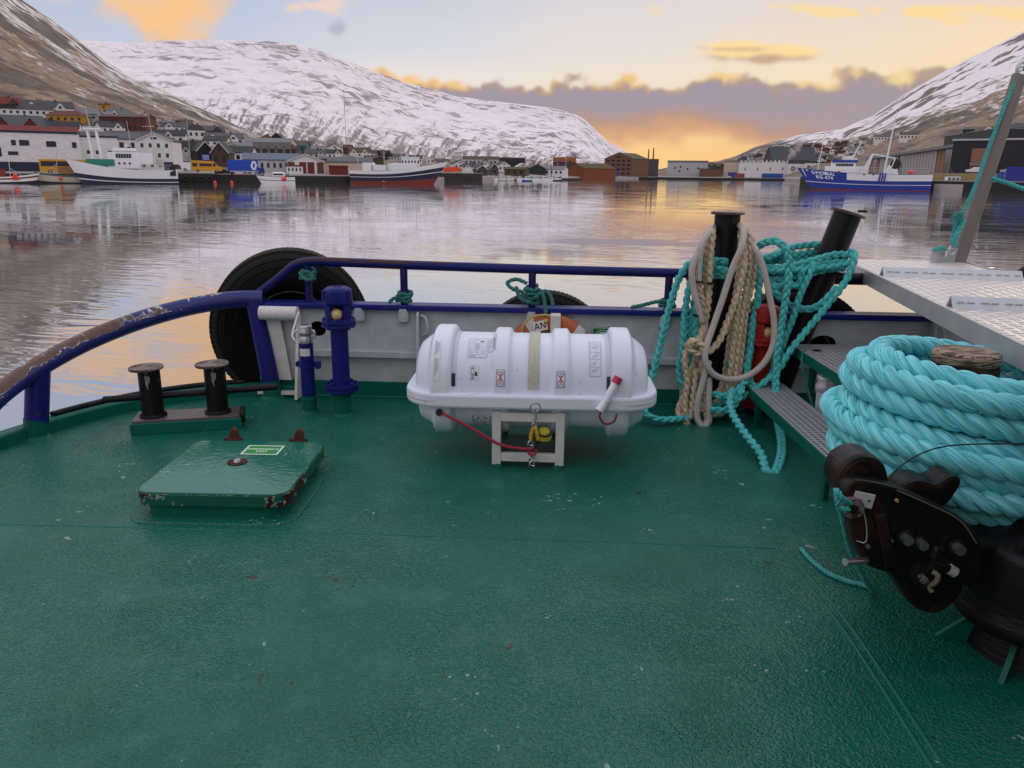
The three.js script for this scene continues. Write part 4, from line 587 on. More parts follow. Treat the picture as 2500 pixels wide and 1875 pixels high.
const deckM = new THREE.MeshPhysicalMaterial({ specularIntensity: 0.9, map: rep(deckMap, 0.3), bumpMap: rep(deckBump, 1.1), bumpScale: 0.008, roughnessMap: rep(deckRough, 0.33), roughness: 1 });
const paintBump = dtex(512, 512, (u, v) => fbm(u * 24, v * 24, 5, 33, 24));
const RAILTOP = 0.25;
function topUV(g) { // v = 0.25 along the upper side of a pipe
  const n = g.attributes.normal, uv = g.attributes.uv; for (let i = 0; i < n.count; i++) uv.setY(i, 0.25 + Math.atan2(-n.getX(i) * 0.75 + n.getZ(i) * 0.66, n.getY(i)) / (Math.PI * 2)); return g;
}
function painted(base, rust, amt, prim = null, seed = 1, o = {}) { // paint with chipped, rusted patches
  const map = dtex(512, 512, (u, v) => { const n = rustN(u, v, seed, 6), f = fbm(u * 40, v * 40, 4, seed + 3, 40), e = n * 0.75 + f * 0.3; let c = mix3(base, base.map((x) => x * 0.72), fbm(u * 16, v * 16, 4, seed + 9, 16)); const th = 1 - amt; if (prim && e > th - 0.02) c = mix3(c, prim, sst(e, th - 0.02, th - 0.006)); if (e > th) c = mix3(c, mix3(rust, rust.map((x) => x * 0.4), f), sst(e, th, th + 0.02)); return G(c); }, true);
  const bump = o.bump ?? paintBump; return new THREE.MeshPhysicalMaterial({ map, specularIntensity: o.spec ?? 0.45, roughness: o.rough ?? 0.4, bumpMap: bump, bumpScale: o.bs ?? 0.0015 });
}
const RUST = [0.11, 0.04, 0.02];
const blueP = painted([0.006, 0.014, 0.17], RUST, 0.27, null, 101), blueRail = painted([0.006, 0.012, 0.12], [0.09, 0.032, 0.02], 0.36, null, 103), greenP = painted([0.003, 0.13, 0.095], RUST, 0.2, null, 105), whiteP = painted([0.74, 0.73, 0.7], [0.3, 0.16, 0.06], 0.16, null, 107, { rough: 0.5 }), greyP = painted([0.5, 0.545, 0.56], [0.16, 0.09, 0.05], 0.17, null, 109, { rough: 0.55 }), blackP = painted([0.006, 0.006, 0.008], [0.07, 0.028, 0.018], 0.3, null, 111, { rough: 0.36 }), hatchEdge = painted([0.01, 0.11, 0.075], [0.05, 0.02, 0.014], 0.46, [0.3, 0.36, 0.3], 113), bittM = painted([0.006, 0.006, 0.007], [0.4, 0.4, 0.38], 0.32, null, 115, { rough: 0.4 }), capM = painted([0.24, 0.19, 0.175], [0.09, 0.04, 0.025], 0.42, null, 117, { rough: 0.42 }), redP = painted([0.36, 0.018, 0.012], RUST, 0.22, null, 119, { rough: 0.4 });
const galvM = new THREE.MeshStandardMaterial({ map: dtex(256, 256, (u, v) => G(mix3([0.46, 0.47, 0.49], [0.62, 0.63, 0.64], fbm(u * 12, v * 12, 4, 5, 12))), true), roughness: 0.45, metalness: 0.5 });
const steelM = mat(0.55, 0.56, 0.58, 0.28, { metalness: 0.9 }), alloyM = new THREE.MeshStandardMaterial({ map: dtex(512, 512, (u, v) => G(mix3([0.78, 0.74, 0.71], [0.9, 0.86, 0.83], fbm(u * 10, v * 30, 4, 6, 10, 30))), true), roughness: 0.4, metalness: 0.7 });
const rubberM = new THREE.MeshPhysicalMaterial({ specularIntensity: 0.3, map: dtex(256, 256, (u, v) => G(mix3([0.003, 0.003, 0.004], [0.011, 0.01, 0.01], fbm(u * 12, v * 12, 4, 8, 12))), true), roughness: 0.62, bumpMap: paintBump, bumpScale: 0.002 });

// deck sheet with a curved edge on the left, hull side below
const edgePts = [[-3.75, 4], [-3.74, 1], [-3.66, -1], [-3.52, -2.5], [-3.34, -3.5], [-3.07, -4.36], [-2.86, -4.86], [-2.6, -5.22], [-2.25, -5.48], [-1.87, -5.6], [-1.4, -5.575]];
const edgeC = new THREE.CatmullRomCurve3(edgePts.map((p) => V(p[0], 0, p[1])), false, 'centripetal');
const edge = edgeC.getPoints(70);
const bulZ = (x) => -5.48 + 0.06 * x;
{
  const sh = new THREE.Shape([...edge.map((p) => new THREE.Vector2(p.x, -p.z)), new THREE.Vector2(5.2, -bulZ(5.2)), new THREE.Vector2(5.2, -4)]);
  const g = new THREE.ShapeGeometry(sh); g.rotateX(-Math.PI / 2); const p = g.attributes.position, uv = g.attributes.uv; for (let i = 0; i < p.count; i++) uv.setXY(i, p.getX(i), p.getZ(i));
  const deck = struct('deck', g, deckM, 'wet green painted steel deck');
  // welded seams of the plating
  const seamM = new THREE.MeshPhysicalMaterial({ color: new THREE.Color().setRGB(0.002, 0.12, 0.084), roughness: 0.4, specularIntensity: 0.5 }), seam = (pts, r, n) => part(n, tube(pts.map(([x, z]) => V(x, -r * 0.45, z)), r, 8, 0.02), seamM, deck);
  seam([[-2.6, -3.33], [-1.4, -3.29], [-0.2, -3.24], [0.6, -3.2], [1.2, -3.165]], 0.006, 'weld_seam');
  for (const dx of [0, 0.035]) seam([[1.19 + dx, -3.16], [1.225 + dx, -2.6], [1.215 + dx, -2.2], [1.195 + dx, -1.83], [1.17 + dx, -1.2], [1.1 + dx, 0]], 0.009, 'weld_bead');
  // coaming at the deck edge
  const co = edge.filter((q) => q.z < 3 && q.x < -1.5), inner = tube(co.map((q) => V(q.x, 0.035, q.z)), 0.001, 4);
  const gsC = gridMesh(co.length - 1, 5, (u, v) => { const q = co[Math.round(u * (co.length - 1))], prof = [[0.05, 0.002], [0.045, 0.05], [0.03, 0.075], [-0.05, 0.078], [-0.07, 0.06], [-0.075, -0.4]][Math.round(v * 5)], d = V(q.x + 0.9, 0, q.z + 3.2).normalize(); return [q.x + d.x * prof[0], prof[1], q.z + d.z * prof[0], u * 8, v * 0.3]; });
  part('edge_coaming', gsC, greenP, deck);
  const co2 = tube(edge.filter((q) => q.x < -1.95 && q.z < -4.7).map((q) => V(q.x - 0.01, 0.085, q.z - 0.01)), 0.022, 8); part('edge_pipe', co2, blackP, deck);
  const hs = gridMesh(co.length - 1, 1, (u, v) => { const q = co[Math.round(u * (co.length - 1))], d = V(q.x + 0.9, 0, q.z + 3.2).normalize(); return [q.x - d.x * (0.08 - v * 0.25), lerp(0.0, -2.4, v), q.z - d.z * (0.08 - v * 0.25), u * 8, v * 2]; });
  const hull = solo('tug_hull', 'black side of the tug below the green deck', 'hull', [hs, place(uvm(new THREE.BoxGeometry(7, 2.4, 0.1)), 1.9, -1.2, bulZ(1.9) - 0.12, 0, -0.06, 0)], blackP);
}
// bulwark at the stern
{
  const x0 = -1.86, x1 = 5.0, L = x1 - x0, a = -Math.atan(0.06), t = thing('bulwark', 'grey-white steel bulwark with blue cap along the deck edge', 'bulwark', [x0, 0, bulZ(x0)], a);
  const X = (x) => (x - x0) / Math.cos(a);
  part('plate', extr([[0.02, 0.115], [L, 0.115], [L, 0.665], [0.02, 0.665]], 0.012, 0, [hole(X(-1.415), 0.5, 0.062, 0.055), hole(X(1.235), 0.48, 0.05, 0.06), hole(X(2.175), 0.475, 0.09, 0.06), hole(X(3.3), 0.47, 0.09, 0.06)]).translate(0, 0, -0.006), greyP, t);
  part('base_strip', [extr([[0, 0], [L, 0], [L, 0.113], [0, 0.113]], 0.03, 0.003).translate(0, 0, -0.012)], greenP, t);
  part('foot_weld', bar(V(0, 0.004, 0.03), V(L, 0.004, 0.03), 0.012, 8), greenP, t);
  part('cap', [rbox(L + 0.1, 0.022, 0.15, 0.006, L / 2 - 0.05, 0.68, -0.03), rbox(L + 0.1, 0.03, 0.014, 0.004, L / 2 - 0.05, 0.668, 0.046)], blueP, t);
  part('stringer', [extr([[0.3, 0.31], [L, 0.31], [L, 0.35], [0.3, 0.35]], 0.05, 0.004).translate(0, 0, 0.008)], greyP, t);
  for (const bx of [-0.665, 1.22, 2.9, 4.2]) { const b = part('stiffener', [extr([[0.0, 0.0], [0.13, 0.0], [0.06, 0.62], [0, 0.66]], 0.014, 0.002).rotateY(-Math.PI / 2).translate(X(bx), 0.005, 0.012)], greyP, t); part('eye', tube([V(X(bx) + 0.01, 0.62, 0.03), V(X(bx) + 0.05, 0.6, 0.05), V(X(bx) + 0.055, 0.5, 0.05), V(X(bx) + 0.01, 0.47, 0.03)], 0.012, 8, 0.02), greyP, b); }
  // end frame: leaning plate, roller and bracket
  part('end_plate', extr([[0.03, 0.12], [0.26, 0.12], [0.2, 0.6], [0.02, 0.64]], 0.014, 0.002).translate(-0.02, 0, 0.03), whiteP, t);
  part('end_bracket', [extr([[0, 0.02], [0.2, 0.02], [0.05, 0.62], [0, 0.65]], 0.016, 0.002).rotateY(-Math.PI / 2).translate(X(-1.53), 0, 0.01), extr([[0, 0], [0.38, 0], [0.38, 0.02], [0, 0.02]], 0.1, 0).translate(0, 0.02, 0)], whiteP, t);
  part('end_roller', cyl(0.05, 0.05, 0.27, 0.2, 0.625, 0.1, 0, 0, Math.PI / 2), whiteP, t);
  for (const px of [-1.1, -0.78, 0.135, 1.07]) part('rail_foot', cyl(0.042, 0.042, 0.09, X(px), 0.62, 0.02), greyP, t);
}
// guard rail above the bulwark
{
  const t = thing('guard_rail', 'rusting blue pipe guard rail above the bulwark cap', 'railing'); const P = (x, y) => V(x, y, bulZ(x) - 0.03);
  part('top_rail', [tube([P(-1.9, 0.71), P(-1.78, 0.79), P(-1.66, 0.88), P(-1.56, 0.955), P(-1.47, 0.978), P(-1.3, 0.98), P(-0.75, 0.968), P(0.13, 0.955), P(1.07, 0.946), P(1.36, 0.944)], 0.033, 14, 0.03)], blueRail, t);
  for (const x of [-1.475, -0.78, 0.135, 1.09]) part('stanchion', bar(P(x, 0.69), P(x, 0.955), 0.027, 14), blueRail, t);
}
// curved pipe rail down to the deck on the left
{
  const t = thing('curved_pipe_rail', 'thick curved blue pipe rail with peeling rust at the left deck edge', 'railing');
  const pts = [V(-1.8, 0.712, -5.58), V(-2.0, 0.708, -5.55), V(-2.24, 0.68, -5.45), V(-2.46, 0.635, -5.25), V(-2.63, 0.58, -5.05), V(-2.78, 0.51, -4.83), V(-2.9, 0.42, -4.56), V(-2.975, 0.32, -4.3), V(-3.02, 0.16, -4.02), V(-3.04, -0.02, -3.8)];
  const map = dtex(1024, 256, (u, v) => { const n = fbm(u * 26, v * 5, 5, 201, 26, 5), f = fbm(u * 160, v * 30, 3, 203, 160, 30), top = 1 - Math.min(Math.abs(v - RAILTOP), 1 - Math.abs(v - RAILTOP)) * 5.2, z = sst(u, 0.3, 0.42) * (1 - sst(u, 0.8, 0.9)); let c = mix3([0.006, 0.012, 0.11], [0.01, 0.02, 0.16], n); const e = top * 0.62 + (n - 0.5) * 1.1 + z * 0.42 + (f - 0.5) * 0.35; if (e > 0.62) c = mix3(c, [0.55, 0.5, 0.4], sst(e, 0.62, 0.66) * (0.35 + 0.65 * sst(f, 0.45, 0.6))); if (e > 0.72) c = mix3([0.16, 0.07, 0.035], [0.06, 0.03, 0.022], f); return G(c); }, true);
  part('bent_pipe', topUV(tube(pts, 0.062, 24, 0.025)), new THREE.MeshStandardMaterial({ map, roughness: 0.42, bumpMap: paintBump, bumpScale: 0.002 }), t);
  part('post', [bar(V(-2.92, 0.1, -4.55), V(-2.89, 0.43, -4.6), 0.068, 20)], blueP, t); part('post_foot', [bar(V(-2.935, 0, -4.545), V(-2.92, 0.12, -4.55), 0.069, 20), cyl(0.095, 0.07, 0.02, -2.935, 0.008, -4.545)], greenP, t);
  part('end_post', [bar(V(-1.765, 0.1, -5.5), V(-1.865, 0.7, -5.57), 0.062, 20)], blueP, t); part('end_post_foot', [bar(V(-1.752, 0, -5.49), V(-1.768, 0.115, -5.502), 0.066, 20), cyl(0.1, 0.07, 0.02, -1.752, 0.008, -5.49)], greenP, t);
}
// tyre fenders hung outside
const treadM = new THREE.MeshPhysicalMaterial({ map: dtex(128, 128, (u, v) => G(mix3([0.018, 0.015, 0.014], [0.06, 0.048, 0.042], fbm(u * 6, v * 6, 3, 9, 6))), true), roughness: 0.75, specularIntensity: 0.4 });
function tyre(label, pos, R, w, dir, tilt, hang) {
  const t = thing('tyre_fender', label, 'tyre', pos, dir, 'tyre fenders outside the bulwark'); t.rotation.order = 'YXZ'; t.rotation.x = tilt;
  const h = w / 2, prof = [[R * 0.93, 0], [R * 0.9, -h * 0.7], [R * 0.7, -h * 0.85], [R * 0.5, -h * 0.6], [R * 0.5, -h * 0.62], [R * 0.52, -h * 0.86], [R * 0.64, -h * 1.0], [R * 0.78, -h * 1.04], [R * 0.9, -h * 0.98], [R * 0.965, -h * 0.86], [R, -h * 0.7], [R * 1.004, 0], [R, h * 0.7], [R * 0.965, h * 0.86], [R * 0.9, h * 0.98], [R * 0.78, h * 1.04], [R * 0.64, h], [R * 0.52, h * 0.86], [R * 0.5, h * 0.62], [R * 0.5, h * 0.6], [R * 0.7, h * 0.85], [R * 0.9, h * 0.7], [R * 0.93, 0]];
  part('carcass', lathe(prof, 72).rotateX(Math.PI / 2), rubberM, t);
  const gs = []; for (let i = 0; i < 96; i++) for (let j = 0; j < 5; j++) { const a = (i + (j % 2) * 0.5) / 96 * Math.PI * 2, q = box(R * 0.048, 0.02, w * 0.11, 0, R + 0.009, (j - 2) * w * 0.14, 0, 0.25 * (j % 2 ? 1 : -1)); gs.push(q.rotateZ(a)); }
  const tr = part('tread', gs, treadM, t); tr.userData.kind = 'stuff';
  const rb = []; for (const s of [-1, 1]) for (const k of [0.7, 0.84, 0.93]) rb.push(place(new THREE.TorusGeometry(R * k, 0.006, 6, 72), 0, 0, s * h * (k < 0.75 ? 1.02 : k < 0.9 ? 1.01 : 0.93))); part('sidewall_rib', rb, rubberM, t).userData.kind = 'stuff';
  part('inner_plug', place(new THREE.CylinderGeometry(R * 0.5, R * 0.5, w * 0.3, 48), 0, 0, -h * 0.5, Math.PI / 2, 0, 0), rubberM, t);
  part('bead', [place(new THREE.TorusGeometry(R * 0.505, 0.012, 8, 60), 0, 0, h * 0.62)], mat(0.3, 0.23, 0.14, 0.7), t);
}
tyre('large worn truck tyre hung behind the left end of the bulwark', [-1.72, 0.44, -5.97], 0.575, 0.38, 0.27, 0, 0);
tyre('tyre whose block tread peeps over the middle of the bulwark', [0.24, 0.24, -5.78], 0.5, 0.26, -0.05, 0, 0);
tyre('tyre behind the leaning black bitt on the right', [2.1, 0.31, -5.66], 0.5, 0.26, -0.05, 0, 0);

// small double bitts on the deck
{
  const a = Math.atan2(0.14, 0.585), t = thing('mooring_bitts', 'pair of short black mooring bitts on a green plinth', 'bitts', [-2.1, 0, -4.78], a);
  part('plinth', [rbox(0.66, 0.075, 0.24, 0.006, 0.02, 0.036, 0)], greenP, t); part('plinth_plate', rbox(0.64, 0.016, 0.22, 0.004, 0.02, 0.08, 0), painted([0.12, 0.095, 0.1], RUST, 0.3, null, 131, { rough: 0.35 }), t);
  for (const [x, h] of [[-0.19, 0.4], [0.2, 0.405]]) { const p = part('post', lathe([[0, 0.08], [0.082, 0.08], [0.082, 0.1], [0.066, 0.11], [0.066, h - 0.02], [0.06, h]], 30).translate(x, 0, 0), bittM, t); part('cap', lathe([[0, h - 0.006], [0.1, h - 0.006], [0.104, h + 0.002], [0.1, h + 0.011], [0, h + 0.014]], 32).rotateZ(0.03).translate(x, 0, 0), capM, p); }
  part('cross_pin', [bar(V(-0.46, 0.205, -0.01), V(0.56, 0.235, -0.01), 0.022, 12), new THREE.SphereGeometry(0.023, 12, 8).translate(-0.46, 0.205, -0.01), new THREE.SphereGeometry(0.023, 12, 8).translate(0.56, 0.235, -0.01)], blackP, t);
  part('end_lug', [cyl(0.055, 0.055, 0.025, 0.355, 0.075, 0.04, 0, 0, Math.PI / 2)], blackP, t);
}
// emergency hatch
{
  const t = thing('hatch', 'square green emergency exit hatch with rusted rim', 'hatch', [-1.412, 0, -3.77], -0.02);
  const rr2 = (w, d, r) => { const s = []; for (const [cx, cz, a0] of [[w / 2 - r, d / 2 - r, 0], [-w / 2 + r, d / 2 - r, 90], [-w / 2 + r, -d / 2 + r, 180], [w / 2 - r, -d / 2 + r, 270]]) for (let i = 0; i <= 8; i++) { const q = (a0 + i * 11.25) * Math.PI / 180; s.push([cx + r * Math.cos(q), cz + r * Math.sin(q)]); } return s; };
  part('coaming', extr(rr2(0.66, 0.7, 0.08), 0.075, 0.003).rotateX(-Math.PI / 2), greenP, t); part('weld_foot', extr(rr2(0.8, 0.86, 0.12), 0.004, 0.008).rotateX(-Math.PI / 2).translate(0, -0.003, 0), deckM, t);
  const lidM = new THREE.MeshStandardMaterial({ map: dtex(1024, 1024, (u, v) => { const n = fbm(u * 12, v * 12, 4, 141, 12), f = fbm(u * 90, v * 90, 3, 143, 90); let c = mix3([0.008, 0.13, 0.085], [0.014, 0.16, 0.11], n); if (f * 0.75 + vn(u * 18, v * 18, 145, 18) * 0.3 > 0.83) c = [0.32, 0.42, 0.37]; return G(c); }, true), roughness: 0.1, bumpMap: rep(paintBump, 2), bumpScale: 0.0008 });
  const lid = part('lid', extr(rr2(0.715, 0.735, 0.07), 0.006, 0.004).rotateX(-Math.PI / 2).translate(0, 0.124, 0), lidM, t);
  part('lid_rim', extr(rr2(0.72, 0.74, 0.072), 0.05, 0.006).rotateX(-Math.PI / 2).translate(0, 0.07, 0), hatchEdge, lid);
  part('exit_sticker', place(new THREE.PlaneGeometry(0.2, 0.145).rotateX(-Math.PI / 2), 0.055, 0.1352, -0.225, 0, 0, 0), new THREE.MeshStandardMaterial({ map: (() => { const c = document.createElement('canvas'); c.width = 420; c.height = 300; const x = c.getContext('2d'); x.fillStyle = '#dfe8dd'; x.fillRect(0, 0, 420, 300); x.fillStyle = '#0a8a35'; x.fillRect(22, 22, 376, 256); x.fillStyle = '#e8f0e4'; x.font = 'bold 62px sans-serif'; x.textAlign = 'center'; x.fillText('EMERGENCY', 210, 145, 350); x.fillText('EXIT', 210, 218); const q = new THREE.CanvasTexture(c); q.colorSpace = THREE.SRGBColorSpace; return q; })(), roughness: 0.3 }), lid).userData.label = 'green EMERGENCY EXIT sticker';
  const rm = painted([0.1, 0.035, 0.02], [0.05, 0.02, 0.014], 0.5, null, 151, { rough: 0.8 }); part('lock_plate', cyl(0.052, 0.05, 0.004, -0.015, 0.137, -0.035), rm, lid); part('lock_nut', [cyl(0.022, 0.018, 0.012, -0.015, 0.144, -0.035, 0, 0, 0, 6)], steelM, lid);
  for (const x of [-0.17, 0.2]) part('hinge', [extr([[-0.03, 0], [0.03, 0], [0.018, 0.07], [0, 0.08], [-0.012, 0.06]], 0.03, 0.004).translate(x, 0.115, -0.42), cyl(0.014, 0.014, 0.1, x, 0.13, -0.395, 0, 0, Math.PI / 2)], rm, t);
}
// small capped vent pipe and the large vent with ball float
{
  const t = thing('filling_pipe', 'slim blue filling pipe with silver cam-lock cap', 'pipe', [-1.392, 0, -5.13]);
  part('pipe', cyl(0.047, 0.047, 0.4, 0, 0.29, 0), blueP, t); part('pipe_foot', [cyl(0.05, 0.05, 0.12, 0, 0.06, 0), cyl(0.056, 0.056, 0.012, 0, 0.1, 0), cyl(0.07, 0.052, 0.02, 0, 0.008, 0)], greenP, t);
  const cap = part('cap', lathe([[0, 0.61], [0.043, 0.61], [0.045, 0.6], [0.045, 0.575], [0.05, 0.572], [0.05, 0.55], [0.043, 0.545], [0.043, 0.53], [0.05, 0.525], [0.05, 0.49], [0.046, 0.486], [0, 0.486]], 28), steelM, t); for (const s of [-1, 1]) part('cam_lever', tube([V(s * 0.05, 0.575, 0), V(s * 0.066, 0.56, 0.01), V(s * 0.062, 0.52, 0.012)], 0.007, 6, 0.01), steelM, cap);
  part('chain', tube([V(-0.04, 0.57, 0.02), V(-0.085, 0.6, 0.0), V(-0.1, 0.67, -0.12), V(-0.09, 0.74, -0.2)].map((q) => q.add(V(0, -0.08, 0))), 0.008, 6, 0.02), whiteP, t);
  part('label_band', place(new THREE.CylinderGeometry(0.0485, 0.0485, 0.05, 24, 1, true, -0.75, 1.5), 0, 0.43, 0), new THREE.MeshStandardMaterial({ map: lettering('|||  ||', 1, 0.6, '#556', '#cfd0d4'), roughness: 0.4 }), t);
  part('clamp', [cyl(0.055, 0.055, 0.018, 0, 0.335, 0), box(0.16, 0.03, 0.05, 0, 0.335, -0.03), box(0.03, 0.045, 0.05, 0.075, 0.335, 0.0)], blueP, t);
}
function vent(name, label, x, z, m, footM, h = 0) {
  const t = thing(name, label, 'vent pipe', [x, h, z]);
  part('pipe', cyl(0.058, 0.058, 0.46, 0, 0.42, 0, 0, 0, 0, 30), m, t); part('pipe_foot', [cyl(0.058, 0.058, 0.16, 0, 0.08, 0), cyl(0.063, 0.063, 0.012, 0, 0.1, 0), cyl(0.08, 0.06, 0.02, 0, 0.008, 0)], footM, t);
  const fl = (y, n) => { const f = part(n, [cyl(0.112, 0.112, 0.02, 0, y, 0, 0, 0, 0, 36), cyl(0.112, 0.112, 0.02, 0, y + 0.026, 0, 0, 0, 0, 36)], m, t); for (let i = 0; i < 8; i++) { const a = i * Math.PI / 4 + 0.2; part('bolt', cyl(0.013, 0.013, 0.075, Math.sin(a) * 0.09, y + 0.013, Math.cos(a) * 0.09, 0, 0, 0, 6), m, f); } return f; };
  fl(0.185, 'lower_flange'); fl(0.625, 'upper_flange');
  const head = part('head', (() => { // hollow hood with four openings
    const gs = [cyl(0.03, 0.03, 0.01, 0, 0.65, 0)]; for (let i = 0; i < 4; i++) { const a = i * Math.PI / 2 + Math.PI / 4 + 0.12; gs.push(place(new THREE.CylinderGeometry(0.094, 0.09, 0.11, 8, 1, false, -0.33, 0.66), 0, 0.71, 0, 0, a, 0)); gs.push(place(new THREE.CylinderGeometry(0.072, 0.072, 0.11, 8, 1, true, -0.33, 0.66), 0, 0.71, 0, 0, a, 0)); }
    gs.push(lathe([[0.07, 0.652], [0.092, 0.652], [0.092, 0.665], [0.07, 0.672]], 36)); gs.push(lathe([[0.05, 0.755], [0.094, 0.76], [0.096, 0.78], [0.094, 0.84], [0.085, 0.862], [0.065, 0.875], [0, 0.878]], 40)); for (let i = 0; i < 6; i++) { const a = i * Math.PI / 3; gs.push(place(new THREE.BoxGeometry(0.03, 0.06, 0.016), Math.sin(a) * 0.093, 0.825, Math.cos(a) * 0.093, 0, a, 0)); } return gs; })(), m, t);
  part('cap_lettering', [0, 1, 2].map((i) => box(0.07 - i * 0.008, 0.003, 0.008, 0, 0.879, -0.02 + i * 0.02)), m, head);
  part('inner_core', cyl(0.045, 0.045, 0.1, 0, 0.705, -0.03), blackP, head);
  part('ball', new THREE.SphereGeometry(0.041, 24, 18).translate(0.0, 0.7, 0.048), mat(0.62, 0.42, 0.2, 0.35), t);
}
vent('vent_pipe', 'blue flanged air vent with yellowed ball float', -1.152, -5.08, blueP, greenP);
vent('vent_pipe', 'red air vent half hidden behind the hanging ropes', 1.71, -5.2, redP, blackP, -0.11);
// ---------- rope ----------
function ropeGeo(pts, R, kind = 'plait', pitch = R * 7, per = R * 0.5, rad = 8) {
  const c = new THREE.CatmullRomCurve3(pts, false, 'centripetal'), L = c.getLength(), n = Math.max(6, Math.ceil(L / per)); c.arcLengthDivisions = n * 3; c.updateArcLengths();
  const P = c.getSpacedPoints(n), F = { normals: [], binormals: [] }; let N = V(0.3, 1, 0.2);
  for (let i = 0; i <= n; i++) { const T = P[Math.min(n, i + 1)].clone().sub(P[Math.max(0, i - 1)]).normalize(); N.addScaledVector(T, -N.dot(T)).normalize(); F.normals.push(N.clone()); F.binormals.push(T.clone().cross(N)); }
  const S_ = kind === 'braid' ? 1 : 3, gs = [];
  for (let s = 0; s < S_; s++) {
    const q = [], r = kind === 'braid' ? R : kind === 'laid' ? R * 0.515 : R * 0.55;
    for (let i = 0; i <= n; i++) { const th = L * i / n / pitch * Math.PI * 2 + s * Math.PI * 2 / 3; const a = kind === 'braid' ? 0 : kind === 'laid' ? Math.cos(th) * R * 0.5 : Math.sin(th) * R * 0.5, b = kind === 'braid' ? 0 : kind === 'laid' ? Math.sin(th) * R * 0.5 : Math.sin(2 * th) * R * 0.36; q.push(P[i].clone().addScaledVector(F.normals[i], a).addScaledVector(F.binormals[i], b)); }
    const pos = [], uv = [], idx = []; let M = V(0.31, 0.9, 0.27);
    for (let i = 0; i <= n; i++) { const T = q[Math.min(n, i + 1)].clone().sub(q[Math.max(0, i - 1)]).normalize(); M.addScaledVector(T, -M.dot(T)).normalize(); const B = T.clone().cross(M); const e = (i === 0 || i === n) ? 0.55 : 1; for (let k = 0; k <= rad; k++) { const w = k / rad * Math.PI * 2, v = q[i].clone().addScaledVector(M, Math.cos(w) * r * e).addScaledVector(B, Math.sin(w) * r * e); pos.push(v.x, v.y, v.z); uv.push(L * i / n / (R * 8), k / rad); if (i < n && k < rad) { const o = i * (rad + 1) + k; idx.push(o, o + 1, o + rad + 2, o, o + rad + 2, o + rad + 1); } } }
    for (const e of [0, n]) { const o = pos.length / 3, b = e * (rad + 1); pos.push(q[e].x, q[e].y, q[e].z); uv.push(0, 0); for (let k = 0; k < rad; k++) idx.push(o, e ? b + k : b + k + 1, e ? b + k + 1 : b + k); }
    const g = new THREE.BufferGeometry(); g.setAttribute('position', new THREE.Float32BufferAttribute(pos, 3)); g.setAttribute('uv', new THREE.Float32BufferAttribute(uv, 2)); g.setIndex(idx); g.computeVertexNormals(); gs.push(g);
  }
  return gs;
}
const fibreB = dtex(256, 256, (u, v) => 0.5 + 0.5 * (vn(u * 6, v * 40, 3, 6, 40) - 0.5) + 0.3 * (vn(u * 12, v * 80, 4, 12, 80) - 0.5));
const fibreMat = (a, b, dirt, rough = 0.75) => new THREE.MeshStandardMaterial({ map: dtex(256, 256, (u, v) => { let c = mix3(a, b, clamp(vn(u * 5, v * 40, 5, 5, 40) * 1.5 - 0.1, 0, 1)); const d = fbm(u * 6, v * 6, 4, 8, 6); c = mix3(c, dirt, sst(d, 0.55, 0.75) * 0.5); return G(c); }, true), roughness: rough, bumpMap: fibreB, bumpScale: 0.004 });
const tealM = fibreMat([0.04, 0.4, 0.39], [0.09, 0.57, 0.54], [0.04, 0.24, 0.22], 0.6), tealDark = fibreMat([0.02, 0.15, 0.14], [0.05, 0.27, 0.25], [0.02, 0.08, 0.07]), hawserM = fibreMat([0.07, 0.5, 0.55], [0.26, 0.86, 0.9], [0.12, 0.42, 0.45], 0.6), tanM = fibreMat([0.5, 0.38, 0.24], [0.7, 0.57, 0.4], [0.3, 0.2, 0.12]);
const braidM = new THREE.MeshStandardMaterial({ map: dtex(256, 256, (u, v) => { const a = Math.sin((u * 8 + v * 4) * Math.PI * 2), b = Math.sin((u * 8 - v * 4) * Math.PI * 2); return G(mix3([0.34, 0.3, 0.26], [0.62, 0.56, 0.51], clamp(0.5 + 0.35 * a * b + 0.3 * (fbm(u * 8, v * 8, 3, 4, 8) - 0.5), 0, 1))); }, true), bumpMap: dtex(256, 256, (u, v) => 0.5 + 0.5 * Math.sin((u * 8 + v * 4) * Math.PI * 2) * Math.sin((u * 8 - v * 4) * Math.PI * 2)), bumpScale: 0.003, roughness: 0.85 });
const zs = (list) => list.map(([x, y, z]) => onZ(x, y, z));

